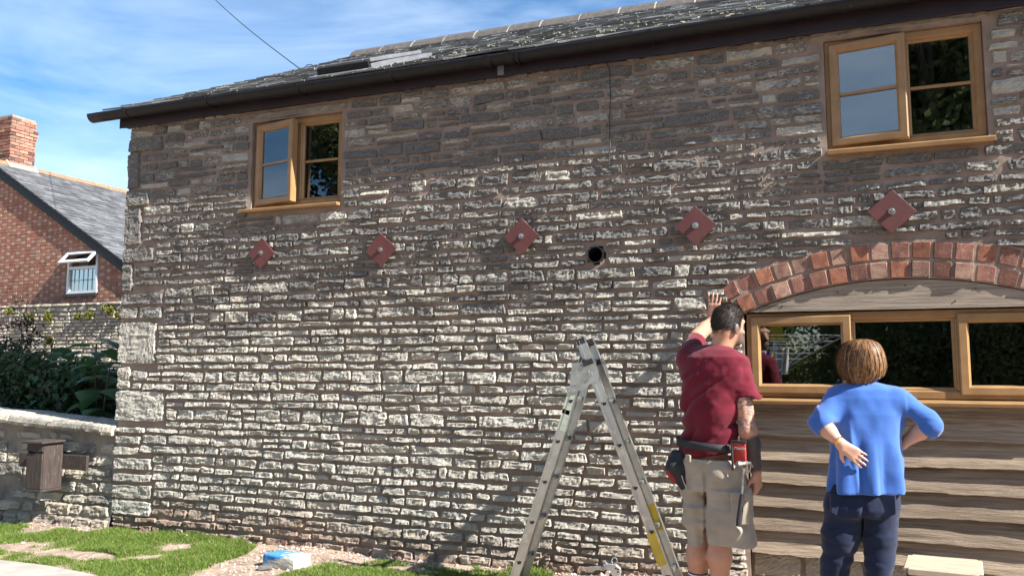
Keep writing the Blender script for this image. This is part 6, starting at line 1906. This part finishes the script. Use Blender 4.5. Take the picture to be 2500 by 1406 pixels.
for i in range(m_):
    f = (i / (m_ - 1)) ** 1.25; zz = z0s + (z1s - z0s) * f; tt = th0 + wob * math.sin(f * 3) + .10 * (f - .5) * np.sign(np.cos(th0))
    cx, cy, a_, b_ = [np.interp(zz, HS[:, 0], HS[:, k]) for k in (1, 2, 3, 4)]
    offi = off + .004 * np.sin(f * 7 + th0 * 40) * f
    for q, sg in enumerate((-1, 1)):
        u = (a_ + offi) * np.cos(tt); v_ = (b_ + offi) * np.sin(tt)
        V[:, i, q] = np.stack([cx + u * math.cos(hf2) - v_ * math.sin(hf2) - np.sin(tt) * wd_ * sg, cy + u * math.sin(hf2) + v_ * math.cos(hf2) + np.cos(tt) * wd_ * sg, zz], -1)
idx = np.arange(n * m_ * 2).reshape(n, m_, 2)
Q = np.stack([idx[:, :-1, 0], idx[:, :-1, 1], idx[:, 1:, 1], idx[:, 1:, 0]], -1).reshape(-1, 4)
M['strand'] = surf('brown_hair_strand', (.235, .125, .054), (.135, .066, .028), 60, .45, 0, tint=.85, spec=.35)
tag(np_obj('hair_strands', V.reshape(-1, 3), Q, M['strand'], ho, np.repeat(r.random(n), m_ * 2)[:, None] + np.zeros((n * m_ * 2, 3)), True), kind='stuff')
# cardigan
C = Field((-.20, -1.10, .55), (.80, -.60, 1.50), .0068)
C.sec(rw([(929, 2078, 2124, .052, .01), (938, 2052, 2156, .068, .005), (950, 2034, 2185, .085, 0), (972, 2028, 2203, .100, 0), (1010, 2034, 2200, .112, 0), (1060, 2034, 2194, .112, 0), (1110, 2029, 2195, .116, 0), (1160, 2023, 2199, .125, 0), (1204, 2017, 2204, .133, 0)]), .02, 2.3)
hemL = eL + (wL - eL) * .22; C.rc(at(2046, 972, YW), eL, .058, .055, .04, (hemL, wL - eL)); C.rc(eL, eL + (wL - eL) * .5, .055, .052, .02, (hemL, wL - eL))
hemR = eR + (wR - eR) * .20; C.rc(at(2190, 975, YW), eR, .060, .055, .04, (hemR, wR - eR)); C.rc(eR, eR + (wR - eR) * .5, .055, .052, .02, (hemR, wR - eR))
cz = at(2110, 1060, YW)
def knit(x, y, z):
    th_ = np.arctan2(y - YW, x - cz[0]); w = z - cz[2]
    flare = sstep(.06, -.26, w)
    f = .017 * np.sin(th_ * 7 + 1.6 + .8 * fbm(th_ * 3, w * 2, 0, 9, 2)) * flare * (np.abs(x - cz[0]) < .22) * sstep(YW - .02, YW - .07, y)
    arm = (np.abs(x - cz[0] + .01) > .205) & (w > -.03)
    g = .013 * fbm(x * 9, y * 9, z * 24, 31, 2) * arm
    fold = -.012 * np.exp(-((x - (at(2075, 1060, YW)[0] - w * .10)) / .012) ** 2) * sstep(.12, -.05, w)
    yoke = .014 * fbm(x * 7, y * 7, z * 5, 35, 3)
    return f + g + fold + yoke
C.warp(knit)
zhm = at(2110, 1199, YW)[2]
C.cut((at(2110, 1199, YW)[0], 0, zhm), (.03, 0, -1), (-.2, -1.1, .5), (.8, -.6, zhm + .1))
co = C.build('cardigan', M['blue_knit'], wom)
# white collar tab
MB().box(float(at(2092, 928, -.905)[0]), float(at(2110, 928, -.905)[0]), -.912, -.906, float(at(2100, 932, -.905)[2]), float(at(2100, 927, -.905)[2]), .001).build('collar_label', M['white_print'], co)
# jeans
J_ = Field((-.15, -1.05, .08), (.60, -.62, 1.0), .0068)
J_.sec(rw([(1180, 2030, 2186, .105, 0), (1215, 2024, 2190, .118, -.004), (1238, 2021, 2191, .121, -.008), (1256, 2028, 2186, .110, -.004)]), .02, 2.3)
J_.rc(at(2066, 1238, YW), at(2052, 1308, YW), .098, .088, .04); J_.rc(at(2052, 1308, YW), lk, .088, .070, .03); J_.rc(lk, la, .068, .05, .02)
J_.rc(at(2147, 1238, YW), at(2148, 1308, YW - .01), .094, .080, .010); J_.rc(at(2148, 1308, YW - .01), rk, .080, .064, .008); J_.rc(rk, ra_, .061, .05, .02)
J_.rc(la, np.array([la[0], la[1], .10]), .055, .056, .02); J_.rc(ra_, np.array([ra_[0], ra_[1], .10]), .053, .055, .02)
jx = at(2106, 1260, YW)[0]; jz = at(2106, 1300, YW)[2]
def denim(x, y, z):
    cleft = .016 * np.exp(-((x - jx) / .013) ** 2) * sstep(jz - .02, jz + .05, z) * sstep(jz + .20, jz + .12, z) * (y < YW)
    kn = .009 * fbm(x * 7 + z * 4, y * 7, z * 30, 71, 2) * sstep(jz + .02, jz - .10, z)
    seat = .008 * fbm(x * 9, y * 9, z * 28, 73, 2) * np.exp(-((z - jz) / .07) ** 2)
    return cleft + kn + seat + .003 * fbm(x * 22, y * 22, z * 22, 75, 2)
J_.warp(denim)
J_.cut((0, 0, .10), (0, 0, -1))
jo = J_.build('jeans', M['denim'], wom)
M['thread'] = surf('gold_thread', (.30, .20, .07), (.24, .16, .05), 60, .8, 0)
for (x0, x1, rz) in ((2030, 2078, .22), (2136, 2184, -.15)):
    a_ = at((x0 + x1) / 2, 1236, -.957)
    T_ = Matrix.Translation(Vector(a_)) @ Matrix.Rotation(rz, 4, 'Z')
    w_ = (x1 - x0) / SW
    mb = MB(); mb.prism([(-w_ / 2, .06), (w_ / 2, .06), (w_ / 2, -.03), (0, -.06), (-w_ / 2, -.03)], 'y', -.004, .02, .003, T_); mb.build('back_pocket', M['denim'], jo)
for (a_, dx) in ((la, -.15), (ra_, .15)):
    G = Field((a_[0] - .13, a_[1] - .14, 0), (a_[0] + .16, a_[1] + .28, .2), .008); f0 = np.array([a_[0], a_[1], .05]); dirf = np.array([dx, 1, 0]); dirf /= np.linalg.norm(dirf)
    G.rc(f0 - dirf * .03, f0 + dirf * .15, .040, .038, .03); G.rc(f0, f0 + [0, 0, .05], .038, .038, .03); G.cut((0, 0, .035), (0, 0, -1)); G.build('shoe', M['boot'], wom)
# wrist watch and ring
wd = (wL - eL) / np.linalg.norm(wL - eL); wc = wL - wd * .018
M['gold'] = surf('gold_metal', (.70, .45, .14), (.60, .38, .12), 20, .25, 0, metal=1.0)
a_ = Vector(wd).orthogonal().normalized(); b_ = Vector(wd).cross(a_)
watch = MB(); watch.tube([tuple(Vector(wc) + (a_ * math.cos(t_) + b_ * math.sin(t_)) * .0285) for t_ in np.linspace(0, 2 * math.pi, 20)], .0038, 6)
wo = watch.build('bracelet', M['gold'], wom, True)
MB().cyl(tuple(wc + np.array([-.004, -.024, -.004])), tuple(wc + np.array([-.005, -.032, -.006])), .010, .009, 12).build('watch_face', M['gold'], wo, True)
